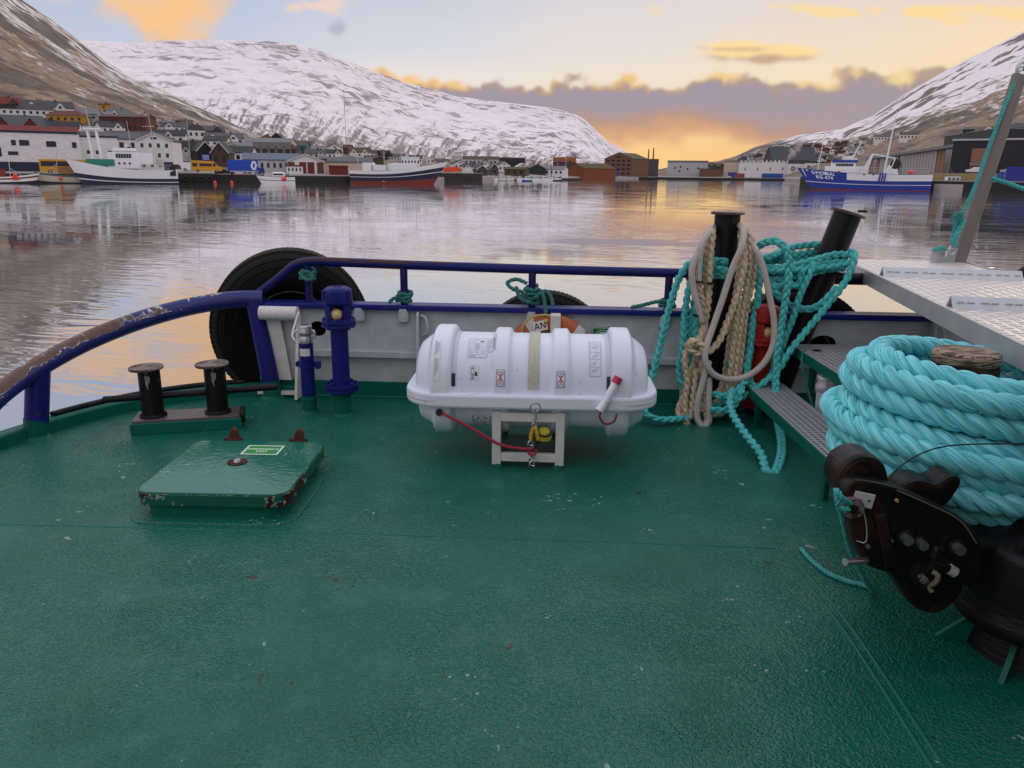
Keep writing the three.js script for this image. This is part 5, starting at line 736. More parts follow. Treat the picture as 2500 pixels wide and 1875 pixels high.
// ---------- life raft on its cradle ----------
{
  const t = thing('life_raft_canister', 'white ribbed life raft canister lying on a steel cradle', 'life raft', [0.115, 0.4, -4.42], -0.045);
  const hw = 0.655, rib = (x) => { let s = 0; for (const [c, w, k] of [[-0.5, 0.075, 0.042], [-0.165, 0.06, 0.03], [0.165, 0.06, 0.03], [0.5, 0.075, 0.042]]) s = Math.max(s, k * (1 - sst(Math.abs(x - c), w * 0.62, w * 0.98))); return s; };
  const endK = (x) => { const a = (Math.abs(x) - 0.54) / (hw - 0.54); return a <= 0 ? 1 : 1 - 0.26 * Math.pow(a, 1.6) - (a > 0.9 ? (a - 0.9) * 1.2 : 0); };
  const se = (c) => Math.sign(c) * Math.pow(Math.abs(c), 0.82);
  const up = (x, th, o = 0) => { const k = endK(x), r = rib(x) + o; return [x, (0.292 * k + r) * se(Math.sin(th)) + 0.012, (0.292 * k + r * 0.9) * se(Math.cos(th))]; };
  const lo = (x, th, o = 0) => { const k = endK(x) * (1 - 0.02), r = rib(x) * 1.1 + o; return [x * 0.985, -(0.2 * k + r) * se(Math.sin(th)) - 0.03, (0.272 * k + r * 0.7) * se(Math.cos(th))]; };
  const xs = (u) => (u * 2 - 1) * hw;
  const whiteR = new THREE.MeshStandardMaterial({ map: dtex(512, 512, (u, v) => { const n = fbm(u * 6, v * 6, 5, 161, 6), f = fbm(u * 50, v * 50, 3, 163, 50); let c = mix3([0.76, 0.81, 0.9], [0.69, 0.74, 0.83], n); if (f * 0.7 + n * 0.4 > 0.8) c = mix3(c, [0.45, 0.44, 0.42], 0.35); return G(c); }, true), roughness: 0.38, bumpMap: paintBump, bumpScale: 0.0008 });
  const shell = (fn) => { const g = gridMesh(150, 40, (u, v) => [...fn(xs(u), v * Math.PI), u * 2, v]), caps = [-1, 1].map((s) => gridMesh(20, 3, (u, v) => { const p = fn(s * hw, u * Math.PI); return [p[0] + s * (1 - v) * 0.018, p[1] * v + (1 - v) * 0.02, p[2] * v, u, v]; })); return [g, ...caps]; };
  const us = part('upper_shell', shell(up), whiteR, t); part('lower_shell', shell(lo), whiteR, t);
  const fl = []; const outline = (g) => { const a = []; for (const [cx, cz, a0] of [[0.49 + g, 0.12 + g, 0], [-0.49 - g, 0.12 + g, 90], [-0.49 - g, -0.12 - g, 180], [0.49 + g, -0.12 - g, 270]]) for (let i = 0; i <= 10; i++) { const q = (a0 + i * 9) * Math.PI / 180; a.push([cx + 0.21 * Math.cos(q), cz + 0.21 * Math.sin(q)]); } return a; };
  part('flange', extr(outline(0), 0.052, 0.014).rotateX(-Math.PI / 2).translate(0, -0.034, 0), whiteR, t);
  part('joint_line', extr(outline(0.012), 0.002, 0.001).rotateX(-Math.PI / 2).translate(0, -0.012, 0), mat(0.4, 0.41, 0.44, 0.6), t);
  const patch = (x0, x1, t0, t1, m, nm, off = 0.003, fn = up, n = 12) => part(nm, gridMesh(n, 14, (u, v) => [...fn(lerp(x0, x1, u), lerp(t0, t1, v), off), u, v]), m, us);
  const D = Math.PI / 180, paper = (w, h, draw, bg = '#d6d9e4') => { const c = document.createElement('canvas'); c.width = w; c.height = h; const x = c.getContext('2d'); x.fillStyle = bg; x.fillRect(0, 0, w, h); draw(x, w, h); const q = new THREE.CanvasTexture(c); q.colorSpace = THREE.SRGBColorSpace; return new THREE.MeshStandardMaterial({ map: q, roughness: 0.5 }); };
  const lines = (x, x0, y0, w, n, dy, c = '#6a6f7c', h = 3) => { x.fillStyle = c; for (let i = 0; i < n; i++) x.fillRect(x0, y0 + i * dy, w * (0.6 + 0.4 * hash(i, n, 3)), h); };
  patch(-0.355, -0.245, 40 * D, 74 * D, paper(220, 330, (x, w, h) => { x.strokeStyle = '#8a90a4'; x.lineWidth = 3; x.strokeRect(6, 6, w - 12, h - 12); for (const y of [110, 150, 175, 200, 225, 290]) { x.beginPath(); x.moveTo(6, y); x.lineTo(w - 6, y); x.stroke(); } lines(x, 60, 22, 90, 2, 12); x.strokeStyle = '#445'; x.beginPath(); x.arc(65, 72, 15, 0, 7); x.stroke(); x.fillStyle = '#1d9a62'; x.beginPath(); x.ellipse(155, 72, 26, 17, 0, 0, 7); x.fill(); lines(x, 80, 120, 60, 8, 13, '#444a5c', 4); lines(x, 20, 235, 50, 4, 12); lines(x, 85, 235, 50, 4, 12); lines(x, 150, 235, 50, 4, 12); lines(x, 20, 302, 100, 1, 9, '#333', 6); }), 'data_label');
  patch(-0.238, -0.2, 48 * D, 74 * D, paper(80, 250, (x, w, h) => { x.strokeStyle = '#555'; x.lineWidth = 3; x.strokeRect(4, 4, w - 8, h - 8); x.fillStyle = '#233'; x.beginPath(); x.moveTo(40, 12); x.lineTo(60, 44); x.lineTo(20, 44); x.fill(); lines(x, 12, 60, 56, 12, 12); x.fillStyle = '#223'; x.fillRect(60, 70, 8, 160); }), 'inspection_label');
  patch(-0.34, -0.29, 14 * D, 30 * D, paper(160, 210, (x) => { x.strokeStyle = '#222'; x.lineWidth = 7; x.beginPath(); x.arc(60, 30, 18, 0, 7); x.stroke(); x.strokeRect(34, 52, 52, 80); x.strokeRect(38, 132, 20, 70); x.strokeRect(62, 132, 20, 70); x.fillStyle = '#222'; x.beginPath(); x.moveTo(105, 100); x.lineTo(140, 100); x.lineTo(150, 160); x.lineTo(95, 160); x.fill(); }), 'weight_pictogram');
  for (const cx of [-0.165, 0.165]) patch(cx - 0.024, cx + 0.024, 8 * D, 24 * D, paper(110, 200, (x, w, h) => { x.strokeStyle = '#222'; x.lineWidth = 6; x.strokeRect(5, 5, w - 10, h - 10); x.lineWidth = 9; x.strokeStyle = '#777'; x.beginPath(); x.ellipse(38, 50, 16, 26, -0.4, 0, 7); x.stroke(); x.beginPath(); x.ellipse(74, 150, 16, 30, -0.4, 0, 7); x.stroke(); x.beginPath(); x.ellipse(74, 50, 16, 26, 0.4, 0, 7); x.stroke(); x.beginPath(); x.ellipse(38, 150, 16, 30, 0.4, 0, 7); x.stroke(); x.strokeStyle = '#c01828'; x.lineWidth = 12; x.beginPath(); x.moveTo(26, 55); x.lineTo(84, 145); x.moveTo(84, 55); x.lineTo(26, 145); x.stroke(); }, '#e4e4ea'), 'no_hooks_sign');
  const comic = (x, w, h, rows, cols) => { x.strokeStyle = '#7c8396'; x.lineWidth = 3; for (let j = 0; j < rows; j++) for (let i = 0; i < cols; i++) { const a = w / cols, b = h / rows; x.strokeRect(i * a + 4, j * b + 4, a - 8, b - 8); x.beginPath(); for (let k = 0; k < 7; k++) x.lineTo(i * a + a * (0.15 + 0.7 * hash(i * 9 + k, j, 4)), j * b + b * (0.15 + 0.7 * hash(i, j * 9 + k, 5))); x.stroke(); } };
  patch(0.32, 0.385, 20 * D, 72 * D, paper(110, 460, (x, w, h) => comic(x, w, h, 5, 1)), 'launch_pictograms');
  patch(-0.535, -0.5, 12 * D, 56 * D, paper(90, 480, (x) => { x.fillStyle = '#333'; x.fillRect(12, 4, 14, 16); for (let i = 0; i < 7; i++) { x.fillRect(14 + i * 9, 26, 3, 190 - i * 9); x.fillRect(14 + i * 9, 240, 3, 220 - i * 14); } }, '#dcdee6'), 'vertical_text');
  patch(-0.33, -0.2, 20 * D, 52 * D, paper(360, 200, (x, w, h) => { x.fillStyle = '#2b6fb8'; x.fillRect(0, 90, 18, 110); x.fillRect(w - 16, 90, 16, 110); comic(x, w, h, 2, 4); for (let k = 0; k < 22; k++) { x.fillStyle = ['#222', '#b03030', '#2b5fa8'][k % 3]; x.fillRect(w * hash(k, 2, 6), h * hash(k, 3, 6), 26, 14); } }), 'servicing_label', 0.003, (x, th, o) => lo(x, th, o));
  const strapM = new THREE.MeshStandardMaterial({ map: dtex(64, 256, (u, v) => G(mix3([0.42, 0.42, 0.32], [0.55, 0.55, 0.44], vn(u * 16, v * 64, 4, 16, 64))), true), roughness: 0.8 });
  patch(-0.015, 0.045, 6 * D, 160 * D, strapM, 'webbing_strap', 0.008); const bandM = mat(0.55, 0.62, 0.72, 0.4), clipM = mat(0.02, 0.02, 0.025, 0.4);
  for (const [x, cut] of [[-0.425, 0], [0.425, 0]]) { const bnd = patch(x - 0.012, x + 0.012, 12 * D, 165 * D, bandM, 'closing_band', 0.004); part('clip', gridMesh(3, 5, (u, v) => [...up(lerp(x - 0.009, x + 0.009, u), lerp(7 * D, 20 * D, v), 0.009), u, v]), clipM, bnd); }
  part('painter_grommet', cyl(0.02, 0.02, 0.03, -0.505, -0.085, 0.295, Math.PI / 2), clipM, t);
  const ls = part('light_stick', [bar(V(0.41, 0.02, 0.365), V(0.46, 0.12, 0.345), 0.021, 16), bar(V(0.375, -0.03, 0.375), V(0.415, 0.03, 0.362), 0.024, 16, 0.018)], mat(0.8, 0.8, 0.83, 0.4), t); part('cap', bar(V(0.458, 0.117, 0.346), V(0.475, 0.15, 0.34), 0.025, 16), mat(0.5, 0.03, 0.1, 0.5), ls); part('lanyard', tube([V(0.385, -0.03, 0.375), V(0.38, -0.07, 0.37), V(0.41, -0.11, 0.36), V(0.46, -0.1, 0.345), V(0.475, -0.06, 0.34)], 0.006, 6, 0.01), mat(0.25, 0.02, 0.03, 0.8), ls);
}
{
  const t = thing('raft_cradle', 'white steel cradle with rust spots under the life raft', 'cradle', [0.108, 0, -4.44], -0.045), bw = 0.045, fz = 0.315, W = 0.197;
  part('front_frame', [rbox(bw * 1.1, 0.31, bw, 0.004, -W + 0.02, 0.175, fz), rbox(bw * 1.1, 0.31, bw, 0.004, W - 0.02, 0.175, fz), rbox(2 * W - 0.045, 0.05, bw * 0.9, 0.004, 0, 0.3, fz), rbox(2 * W - 0.045, 0.045, bw * 0.9, 0.004, 0, 0.062, fz)], whiteP, t);
  part('rear_frame', [rbox(bw, 0.26, bw, 0.004, -W + 0.02, 0.15, -0.27), rbox(bw, 0.26, bw, 0.004, W - 0.02, 0.15, -0.27), rbox(2 * W, 0.04, bw, 0.004, 0, 0.1, -0.27)], whiteP, t);
  for (const s of [-1, 1]) { part('saddle', extr((() => { const a = [[-0.32, 0.33], [-0.27, 0.33]]; for (let i = 0; i <= 10; i++) { const q = -0.25 + i * 0.05; a.push([q, 0.135 + 0.18 * Math.pow(Math.abs(q) / 0.27, 3)]); } a.push([0.27, 0.33], [0.3, 0.33], [0.3, 0.04], [-0.32, 0.04]); return a; })(), 0.012, 0.002).rotateY(Math.PI / 2).translate(s * (W - 0.02) - 0.006, 0, 0), whiteP, t); }
  part('cross_bar', rbox(2 * W, 0.03, 0.04, 0.004, 0, 0.17, 0.05), whiteP, t);
  for (const x of [-W + 0.03, W - 0.03]) for (const z of [fz, -0.27]) part('foot', [cyl(0.03, 0.02, 0.04, x, 0.018, z), cyl(0.012, 0.012, 0.04, x, 0.03, z)], greenP, t);
}
{ // lashing: ring, slip hook, release unit, shackles
  const x = 0.128, z = -4.085, t = thing('lashing_gear', 'steel slip hook, shackles and red link holding the raft strap', 'lashing', [x, 0, z]);
  part('ring', place(new THREE.TorusGeometry(0.027, 0.004, 8, 24), 0, 0.372, 0.01), steelM, t); part('slip_hook', tube([V(0, 0.35, 0.012), V(0.004, 0.31, 0.014), V(-0.002, 0.28, 0.014)], 0.006, 8, 0.01), steelM, t); part('hook_eye', place(new THREE.TorusGeometry(0.013, 0.004, 6, 18), -0.003, 0.272, 0.014, 0, 0.6, 0), steelM, t);
  part('rope_loop', ropeGeo([V(-0.003, 0.262, 0.014), V(-0.02, 0.22, 0.016), V(-0.022, 0.18, 0.014)], 0.011, 'laid'), mat(0.55, 0.36, 0.03, 0.8), t); part('rope_loop', ropeGeo([V(0.003, 0.262, 0.014), V(0.012, 0.22, 0.016), V(0.02, 0.18, 0.014)], 0.011, 'laid'), mat(0.55, 0.36, 0.03, 0.8), t);
  for (const [sx, sy] of [[-0.022, 0.165], [-0.016, 0.075], [-0.012, 0.045]]) part('shackle', [place(new THREE.TorusGeometry(0.014, 0.0055, 8, 18, Math.PI * 1.4), sx, sy, 0.016, 0, 0.5, -0.4), bar(V(sx - 0.016, sy - 0.013, 0.01), V(sx + 0.016, sy - 0.013, 0.02), 0.005, 6)], steelM, t);
  part('weak_link', place(new THREE.TorusGeometry(0.02, 0.0085, 8, 20), -0.012, 0.118, 0.02), mat(0.35, 0.03, 0.05, 0.5), t); part('release_strap', ropeGeo([V(0.02, 0.18, 0.014), V(0.012, 0.15, 0.02), V(-0.008, 0.13, 0.022)], 0.008, 'braid'), blackP, t);
  const u = thing('hydrostatic_release', 'round black and yellow release unit inside the cradle', 'release unit', [x + 0.055, 0.2, z - 0.02]); part('housing', [cyl(0.04, 0.04, 0.045, 0, 0, 0, 0.35)], mat(0.02, 0.02, 0.02, 0.5), u); part('label_band', place(new THREE.CylinderGeometry(0.0412, 0.0412, 0.03, 28, 1, true), 0, 0, 0, 0.35), mat(0.6, 0.5, 0.05, 0.5), u); part('cap', place(new THREE.CylinderGeometry(0.028, 0.032, 0.012, 20), 0, 0.028, 0.01, 0.35), mat(0.5, 0.42, 0.05, 0.5), u);
  const r = solo('painter_line', 'red painter line running from the raft to the weak link', 'line', ropeGeo([V(-0.385, 0.315, -4.12), V(-0.33, 0.3, -4.085), V(-0.2, 0.235, -4.07), V(-0.06, 0.155, -4.065), V(0.05, 0.135, -4.06), V(0.1, 0.132, -4.062)], 0.0095, 'laid', 0.07), fibreMat([0.42, 0.02, 0.04], [0.55, 0.05, 0.08], [0.2, 0.01, 0.02]));
}
// lifebuoy and sign behind the raft
{
  const t = thing('lifebuoy', 'faded orange lifebuoy hung on the bulwark behind the raft', 'lifebuoy', [0.265, 0.33, -5.38], -0.05);
  part('ring', place(new THREE.TorusGeometry(0.255, 0.072, 18, 60).scale(1, 1, 0.7), 0, 0, 0), mat(0.42, 0.1, 0.035, 0.65), t);
  for (const a of [112, 40, 200, 290]) part('reflective_band', place(new THREE.TorusGeometry(0.255, 0.0735, 14, 6, 0.22).rotateZ(a * Math.PI / 180).scale(1, 1, 0.7), 0, 0, 0), mat(0.55, 0.53, 0.5, 0.5), t);
  part('name_print', place(new THREE.PlaneGeometry(0.095, 0.07, 6, 1), -0.07, 0.252, 0.0545, -0.1, 0, 0.27), new THREE.MeshStandardMaterial({ map: lettering('AN', 1, 0.72, '#15151c', '#d8d2cc', 'bold 320px sans-serif'), roughness: 0.6 }), t);
  part('grab_line', ropeGeo([V(-0.2, 0.16, 0.05), V(-0.19, 0.25, 0.06), V(-0.13, 0.31, 0.05), V(-0.03, 0.325, 0.03), V(0.02, 0.31, 0.04)], 0.009, 'laid'), mat(0.5, 0.36, 0.12, 0.8), t); for (const x of [-0.03, 0.02]) part('knot', new THREE.SphereGeometry(0.016, 12, 10).translate(x, 0.285, 0.05), mat(0.5, 0.36, 0.08, 0.8), t);
  part('bracket', [rbox(0.07, 0.16, 0.012, 0.004, 0.035, 0.25, 0.07), rbox(0.07, 0.012, 0.14, 0.004, 0.035, 0.325, 0.0)], whiteP, t);
  const g = lettering('', 1, 1, '#fff', '#0c6b3a'); const c = g.image, x = c.getContext('2d'); x.strokeStyle = '#dfe9df'; x.lineWidth = 12; x.strokeRect(8, 8, 496, 496); x.lineWidth = 34; x.beginPath(); x.arc(256, 250, 130, 0, 7); x.stroke(); x.lineWidth = 12; x.beginPath(); x.arc(256, 250, 190, 0, 7); x.stroke();
  const s = thing('lifebuoy_sign', 'green square sign with white ring symbol on the bulwark', 'sign', [0.64, 0.48, bulZ(0.64) + 0.022], -0.06); part('plate', box(0.16, 0.16, 0.004), mat(0.02, 0.12, 0.06, 0.4), s); part('symbol', new THREE.PlaneGeometry(0.156, 0.156).translate(0, 0, 0.0035), new THREE.MeshStandardMaterial({ map: g, roughness: 0.4 }), s);
}
// ---------- tall black bitts with their cross bar ----------
{
  const t = thing('towing_bitts', 'two tall black towing bitts joined by a pipe, right one leaning', 'bitts');
  const post = (a, b, r, R) => { const d = b.clone().sub(a), L = d.length(), qn = new THREE.Quaternion().setFromUnitVectors(V(0, 1, 0), d.clone().normalize()); const p = part('post', lathe([[r * 1.1, 0], [r, 0.05], [r, L - 0.02], [r * 0.9, L]], 36).applyQuaternion(qn).translate(a.x, a.y, a.z), blackP, t); part('cap', lathe([[0, L - 0.012], [R * 0.97, L - 0.012], [R, L - 0.004], [R * 0.985, L + 0.006], [0, L + 0.014]], 40).applyQuaternion(qn).translate(a.x, a.y, a.z), capM, p); return p; };
  post(V(1.44, 0, -5.36), V(1.44, 1.365, -5.36), 0.085, 0.112); const p2 = post(V(1.85, 0, -5.37), V(2.235, 1.375, -5.33), 0.092, 0.118); part('cap_lug', cyl(0.03, 0.03, 0.015, 2.33, 1.385, -5.33), blackP, p2);
  part('cross_pipe', bar(V(1.2, 0.94, -5.4), V(2.45, 0.93, -5.35), 0.042, 18), blackP, t);
}
// ---------- teal plaited rope on the bitts ----------
{
  const R = 0.0255, t = thing('teal_mooring_rope', 'turquoise plaited rope wound round the bitts and hanging in bights', 'rope');
  const rp = (n, pts, r = R) => part(n, ropeGeo(pts, r, 'plait', r * 6.4, r * 0.42, 8), tealM, t);
  rp('hanging_part', zs([[1718, 655, -5.24], [1690, 640, -5.22], [1664, 668, -5.2], [1640, 730, -5.18], [1622, 800, -5.16], [1605, 870, -5.12], [1585, 945, -5.05], [1572, 985, -5.0], [1577, 1010, -4.93], [1600, 1022, -4.9], [1640, 1024, -4.93], [1690, 1015, -5.0]]));
  rp('hanging_part', zs([[1745, 648, -5.25], [1700, 660, -5.2], [1683, 700, -5.18], [1672, 770, -5.17], [1668, 840, -5.16], [1658, 900, -5.14], [1668, 940, -5.1], [1690, 960, -5.1], [1700, 930, -5.13], [1698, 850, -5.15], [1700, 760, -5.16], [1706, 690, -5.18]]));
  rp('hanging_part', zs([[1712, 640, -5.19], [1698, 720, -5.2], [1690, 780, -5.2], [1682, 830, -5.2], [1686, 900, -5.18], [1715, 950, -5.15]]));
  // turns round both posts
  const loop = (y, sag, off) => { const pts = []; const c1 = V(1.44, y, -5.36), sh = (y - 0) / 1.375, c2 = V(1.85 + 0.385 * sh, y, -5.36), r1 = 0.085 + R + off, r2 = 0.095 + R + off; for (let i = 0; i <= 6; i++) { const a = Math.PI / 2 + i / 6 * Math.PI; pts.push(V(c1.x + Math.cos(a) * r1, y - 0.02, c1.z + Math.sin(a) * r1)); } pts.push(V(1.75, y + 0.01 - sag, -5.36 - 0.1)); for (let i = 0; i <= 6; i++) { const a = -Math.PI / 2 + i / 6 * Math.PI; pts.push(V(c2.x + Math.cos(a) * r2, y + 0.035, c2.z + Math.sin(a) * r2)); } pts.push(V(1.78, y - 0.03 - sag, -5.36 + 0.11)); pts.push(V(1.5, y - 0.025, -5.36 + r1)); return pts; };
  rp('round_turn', loop(1.02, 0.0, 0)); rp('round_turn', loop(0.975, 0.01, 0.004)); rp('round_turn', loop(1.07, 0.03, 0.0)); rp('round_turn', [V(1.56, 1.02, -5.28), V(1.7, 1.08, -5.25), V(1.95, 1.13, -5.48), V(2.12, 1.15, -5.46), V(2.26, 1.12, -5.4), V(2.3, 1.08, -5.3), V(2.2, 1.04, -5.22), V(1.9, 1.0, -5.22), V(1.6, 0.99, -5.22)]);
  rp('round_turn', [V(1.36, 1.0, -5.25), V(1.45, 0.985, -5.245), V(1.55, 0.99, -5.27), V(1.65, 1.05, -5.3), V(1.85, 1.08, -5.44)]);
  // long bight hanging to the deck
  rp('long_bight', zs([[1842, 610, -5.3], [1862, 595, -5.22], [1890, 588, -5.15], [1914, 602, -5.12], [1926, 640, -5.1], [1922, 700, -5.08], [1910, 780, -5.06], [1898, 860, -5.02], [1894, 940, -4.95], [1898, 1020, -4.75], [1908, 1080, -4.5], [1902, 1130, -4.2], [1886, 1158, -4.08], [1872, 1150, -4.1], [1858, 1110, -4.25], [1820, 1060, -4.45], [1792, 1018, -4.62], [1782, 985, -4.78], [1788, 950, -4.9]]));
  rp('right_bight', zs([[2076, 612, -5.2], [2086, 625, -5.14], [2068, 680, -5.1], [2020, 745, -5.08], [1968, 808, -5.05], [1925, 862, -5.02], [1898, 905, -5.0], [1850, 945, -5.0], [1810, 970, -5.0], [1760, 985, -5.02], [1720, 990, -5.05]]));
  rp('middle_part', zs([[1990, 640, -5.22], [1972, 680, -5.18], [1950, 730, -5.16], [1935, 780, -5.14], [1915, 830, -5.12], [1900, 880, -5.1], [1870, 930, -5.08], [1830, 955, -5.05]])); rp('middle_part', zs([[1962, 655, -5.2], [1945, 700, -5.2], [1925, 690, -5.2], [1895, 700, -5.22], [1878, 690, -5.24]]));
  rp('low_bight', zs([[1880, 695, -5.22], [1900, 722, -5.2], [1935, 748, -5.2], [1975, 755, -5.16], [2005, 742, -5.12], [2045, 700, -5.12]]));
  rp('left_part', zs([[1838, 620, -5.25], [1852, 680, -5.2], [1850, 730, -5.18], [1838, 790, -5.16], [1832, 850, -5.14], [1824, 905, -5.1], [1838, 945, -5.02], [1852, 975, -4.95]])); const tp = part('tape_end', new THREE.SphereGeometry(0.026, 12, 10).translate(...onZ(1855, 980, -4.93).toArray()), mat(0.02, 0.2, 0.12, 0.5), t);
  rp('floor_turn', zs([[1738, 960, -5.0], [1770, 968, -4.95], [1800, 955, -4.95], [1820, 930, -5.0]])); rp('floor_turn', zs([[1735, 1000, -4.92], [1770, 1002, -4.9], [1795, 985, -4.9], [1812, 950, -4.95]]));
  part('frayed_end', (() => { const o = onZ(1778, 895, -5.1), gs = []; for (let i = 0; i < 40; i++) gs.push(tube([o.clone(), o.clone().add(V(rr(-0.02, 0.02), rr(0, 0.03), rr(-0.01, 0.02))), o.clone().add(V(rr(-0.035, 0.03), rr(-0.03, 0.06), rr(-0.02, 0.03)))], 0.0016, 4, 0.02)); return gs; })(), tealM, t).userData.kind = 'stuff';
  const s = solo('small_teal_line', 'thin teal line hanging beside the upper grating', 'line', ropeGeo(zs([[1965, 850, -5.0], [1958, 880, -4.9], [1965, 930, -4.85], [1978, 970, -4.8], [1985, 1000, -4.75]]), 0.0085, 'laid', 0.06, 0.006, 6), tealDark);
}
{ // tan and grey rope hank
  const t = thing('tan_rope_hank', 'hank of worn tan rope hung over the left bitt', 'rope'), R = 0.0245, rp = (n, pts, r = R) => part(n, ropeGeo(pts, r, 'plait', r * 6.4, r * 0.42, 8), tanM, t);
  rp('strand_bundle', zs([[1762, 566, -5.47], [1738, 562, -5.32], [1722, 585, -5.2], [1712, 620, -5.18], [1704, 680, -5.17], [1716, 740, -5.15], [1722, 800, -5.13], [1712, 850, -5.1], [1690, 900, -5.08], [1674, 960, -5.05], [1656, 1000, -5.02], [1664, 1022, -4.98], [1684, 1018, -4.98], [1690, 980, -5.0], [1700, 900, -5.04]]));
  rp('strand_bundle', zs([[1740, 560, -5.22], [1733, 640, -5.17], [1730, 720, -5.15], [1718, 800, -5.12], [1700, 840, -5.08], [1680, 850, -5.05], [1672, 875, -5.03], [1678, 930, -5.02], [1672, 980, -5.0], [1678, 1040, -4.96], [1696, 1058, -4.94], [1718, 1052, -4.94], [1726, 1010, -4.97], [1720, 930, -5.02]]));
  rp('strand_bundle', zs([[1782, 562, -5.47], [1806, 558, -5.32], [1826, 572, -5.2], [1832, 610, -5.16], [1826, 680, -5.15], [1812, 760, -5.14], [1802, 840, -5.12], [1796, 900, -5.1], [1790, 955, -5.06], [1772, 1000, -5.02], [1745, 1012, -5.0], [1724, 998, -5.0], [1716, 940, -5.03], [1712, 880, -5.06]]));
  rp('strand_bundle', zs([[1790, 566, -5.47], [1806, 570, -5.3], [1818, 620, -5.14], [1805, 700, -5.12], [1798, 780, -5.12], [1788, 860, -5.11], [1780, 920, -5.08], [1768, 970, -5.05], [1742, 985, -5.03]]));
  rp('strand_bundle', zs([[1815, 555, -5.22], [1838, 600, -5.2], [1838, 670, -5.18], [1822, 750, -5.16], [1812, 830, -5.15], [1804, 900, -5.12], [1796, 950, -5.1], [1780, 990, -5.05]]));
  rp('strand_bundle', zs([[1725, 570, -5.2], [1720, 650, -5.2], [1726, 730, -5.18], [1712, 800, -5.16], [1700, 870, -5.12], [1694, 940, -5.06], [1712, 1000, -5.0], [1722, 960, -5.02]]));
  rp('strand_bundle', zs([[1812, 600, -5.2], [1800, 700, -5.2], [1786, 800, -5.18], [1776, 880, -5.16], [1764, 940, -5.12], [1748, 968, -5.08]]));
  rp('knot_turn', zs([[1820, 640, -5.12], [1802, 710, -5.1], [1778, 780, -5.08], [1752, 838, -5.05], [1722, 862, -5.02], [1692, 860, -5.0], [1678, 845, -5.0], [1690, 832, -5.0], [1712, 842, -5.0], [1716, 860, -5.0]]));
  const g = thing('grey_braided_rope', 'smooth grey braided rope looped with the tan hank', 'rope'), gp = (n, pts) => part(n, ropeGeo(pts, 0.021, 'braid', 0.1, 0.012, 14), braidM, g);
  gp('big_loop', zs([[1758, 566, -5.48], [1785, 552, -5.42], [1808, 552, -5.28], [1816, 572, -5.16], [1810, 605, -5.1], [1790, 650, -5.09], [1764, 730, -5.07], [1740, 800, -5.04], [1724, 850, -4.99], [1722, 880, -4.97], [1740, 912, -4.97], [1775, 926, -4.98], [1820, 920, -5.0], [1862, 890, -5.02], [1886, 845, -5.04], [1890, 790, -5.06], [1878, 720, -5.08], [1862, 650, -5.1], [1848, 615, -5.12], [1838, 600, -5.16], [1824, 585, -5.22]]));
  gp('left_loop', zs([[1770, 560, -5.47], [1744, 556, -5.36], [1728, 572, -5.2], [1712, 600, -5.13], [1706, 650, -5.12], [1706, 690, -5.12]])); gp('left_loop', zs([[1742, 570, -5.3], [1708, 610, -5.14], [1690, 655, -5.1], [1692, 700, -5.1], [1704, 745, -5.1], [1716, 790, -5.1]]));
  gp('tail_loop', zs([[1732, 880, -5.0], [1714, 940, -4.98], [1702, 990, -4.96], [1704, 1025, -4.94], [1718, 1042, -4.92], [1730, 1030, -4.93], [1730, 980, -4.96], [1732, 920, -5.0]]));
  for (const [px, py] of [[1707, 688], [1735, 692], [1702, 738], [1700, 770]]) part('whipping', place(new THREE.TorusGeometry(0.0225, 0.006, 8, 18).rotateX(Math.PI / 2), ...onZ(px, py, -5.11).toArray()), blackP, g);
}
// short teal lashings on the stanchions
function lashing(label, c, turns, tails) { const t = thing('fender_lashing', label, 'lashing', [0, 0, 0], 0, 'teal lashings that hold the tyres'); const pts = []; for (let i = 0; i <= turns * 10; i++) { const a = i / 10 * Math.PI * 2; pts.push(V(c[0] + Math.cos(a) * (0.045 + 0.012 * Math.sin(i * 1.7)), c[1] + (i / (turns * 10) - 0.5) * c[3] + 0.006 * Math.sin(i * 2.3), c[2] + Math.sin(a) * (0.045 + 0.01 * Math.cos(i * 1.3)))); } part('turns', ropeGeo(pts, 0.0145, 'laid', 0.09, 0.008, 7), tealDark, t); for (const tl of tails) part('tail', ropeGeo(tl.map((q) => V(...q)), 0.0145, 'laid', 0.09, 0.008, 7), tealDark, t); }
const bz = (x) => bulZ(x) - 0.03;
lashing('teal rope turns high on the leftmost stanchion by the large tyre', [-1.475, 0.89, bz(-1.475), 0.07], 3, [[[-1.52, 0.91, -5.55], [-1.49, 0.87, -5.53], [-1.44, 0.86, -5.53], [-1.43, 0.9, -5.55]]]);
lashing('teal rope turns at the foot of the second stanchion', [-0.78, 0.745, bz(-0.78), 0.07], 3, [[[-0.82, 0.75, -5.5], [-0.87, 0.72, -5.5], [-0.88, 0.7, -5.5]]]);
lashing('big teal knot at the stanchion above the lifebuoy', [0.135, 0.775, bz(0.135), 0.12], 4, [[[0.08, 0.8, -5.44], [0.0, 0.82, -5.45], [-0.04, 0.86, -5.47], [0.02, 0.885, -5.48], [0.1, 0.86, -5.46]], [[0.18, 0.78, -5.44], [0.23, 0.81, -5.45], [0.27, 0.76, -5.43], [0.28, 0.71, -5.4]], [[0.15, 0.76, -5.43], [0.2, 0.8, -5.42], [0.22, 0.74, -5.4], [0.23, 0.66, -5.38]], [[0.02, 0.84, -5.45], [0.05, 0.76, -5.43], [0.12, 0.73, -5.42]]]);
lashing('teal rope with pointed tail left of the hanging ropes', [1.09, 0.735, bz(1.09), 0.05], 2, [[[1.08, 0.76, -5.36], [1.0, 0.755, -5.37], [0.9, 0.725, -5.39], [0.83, 0.705, -5.42]]]);
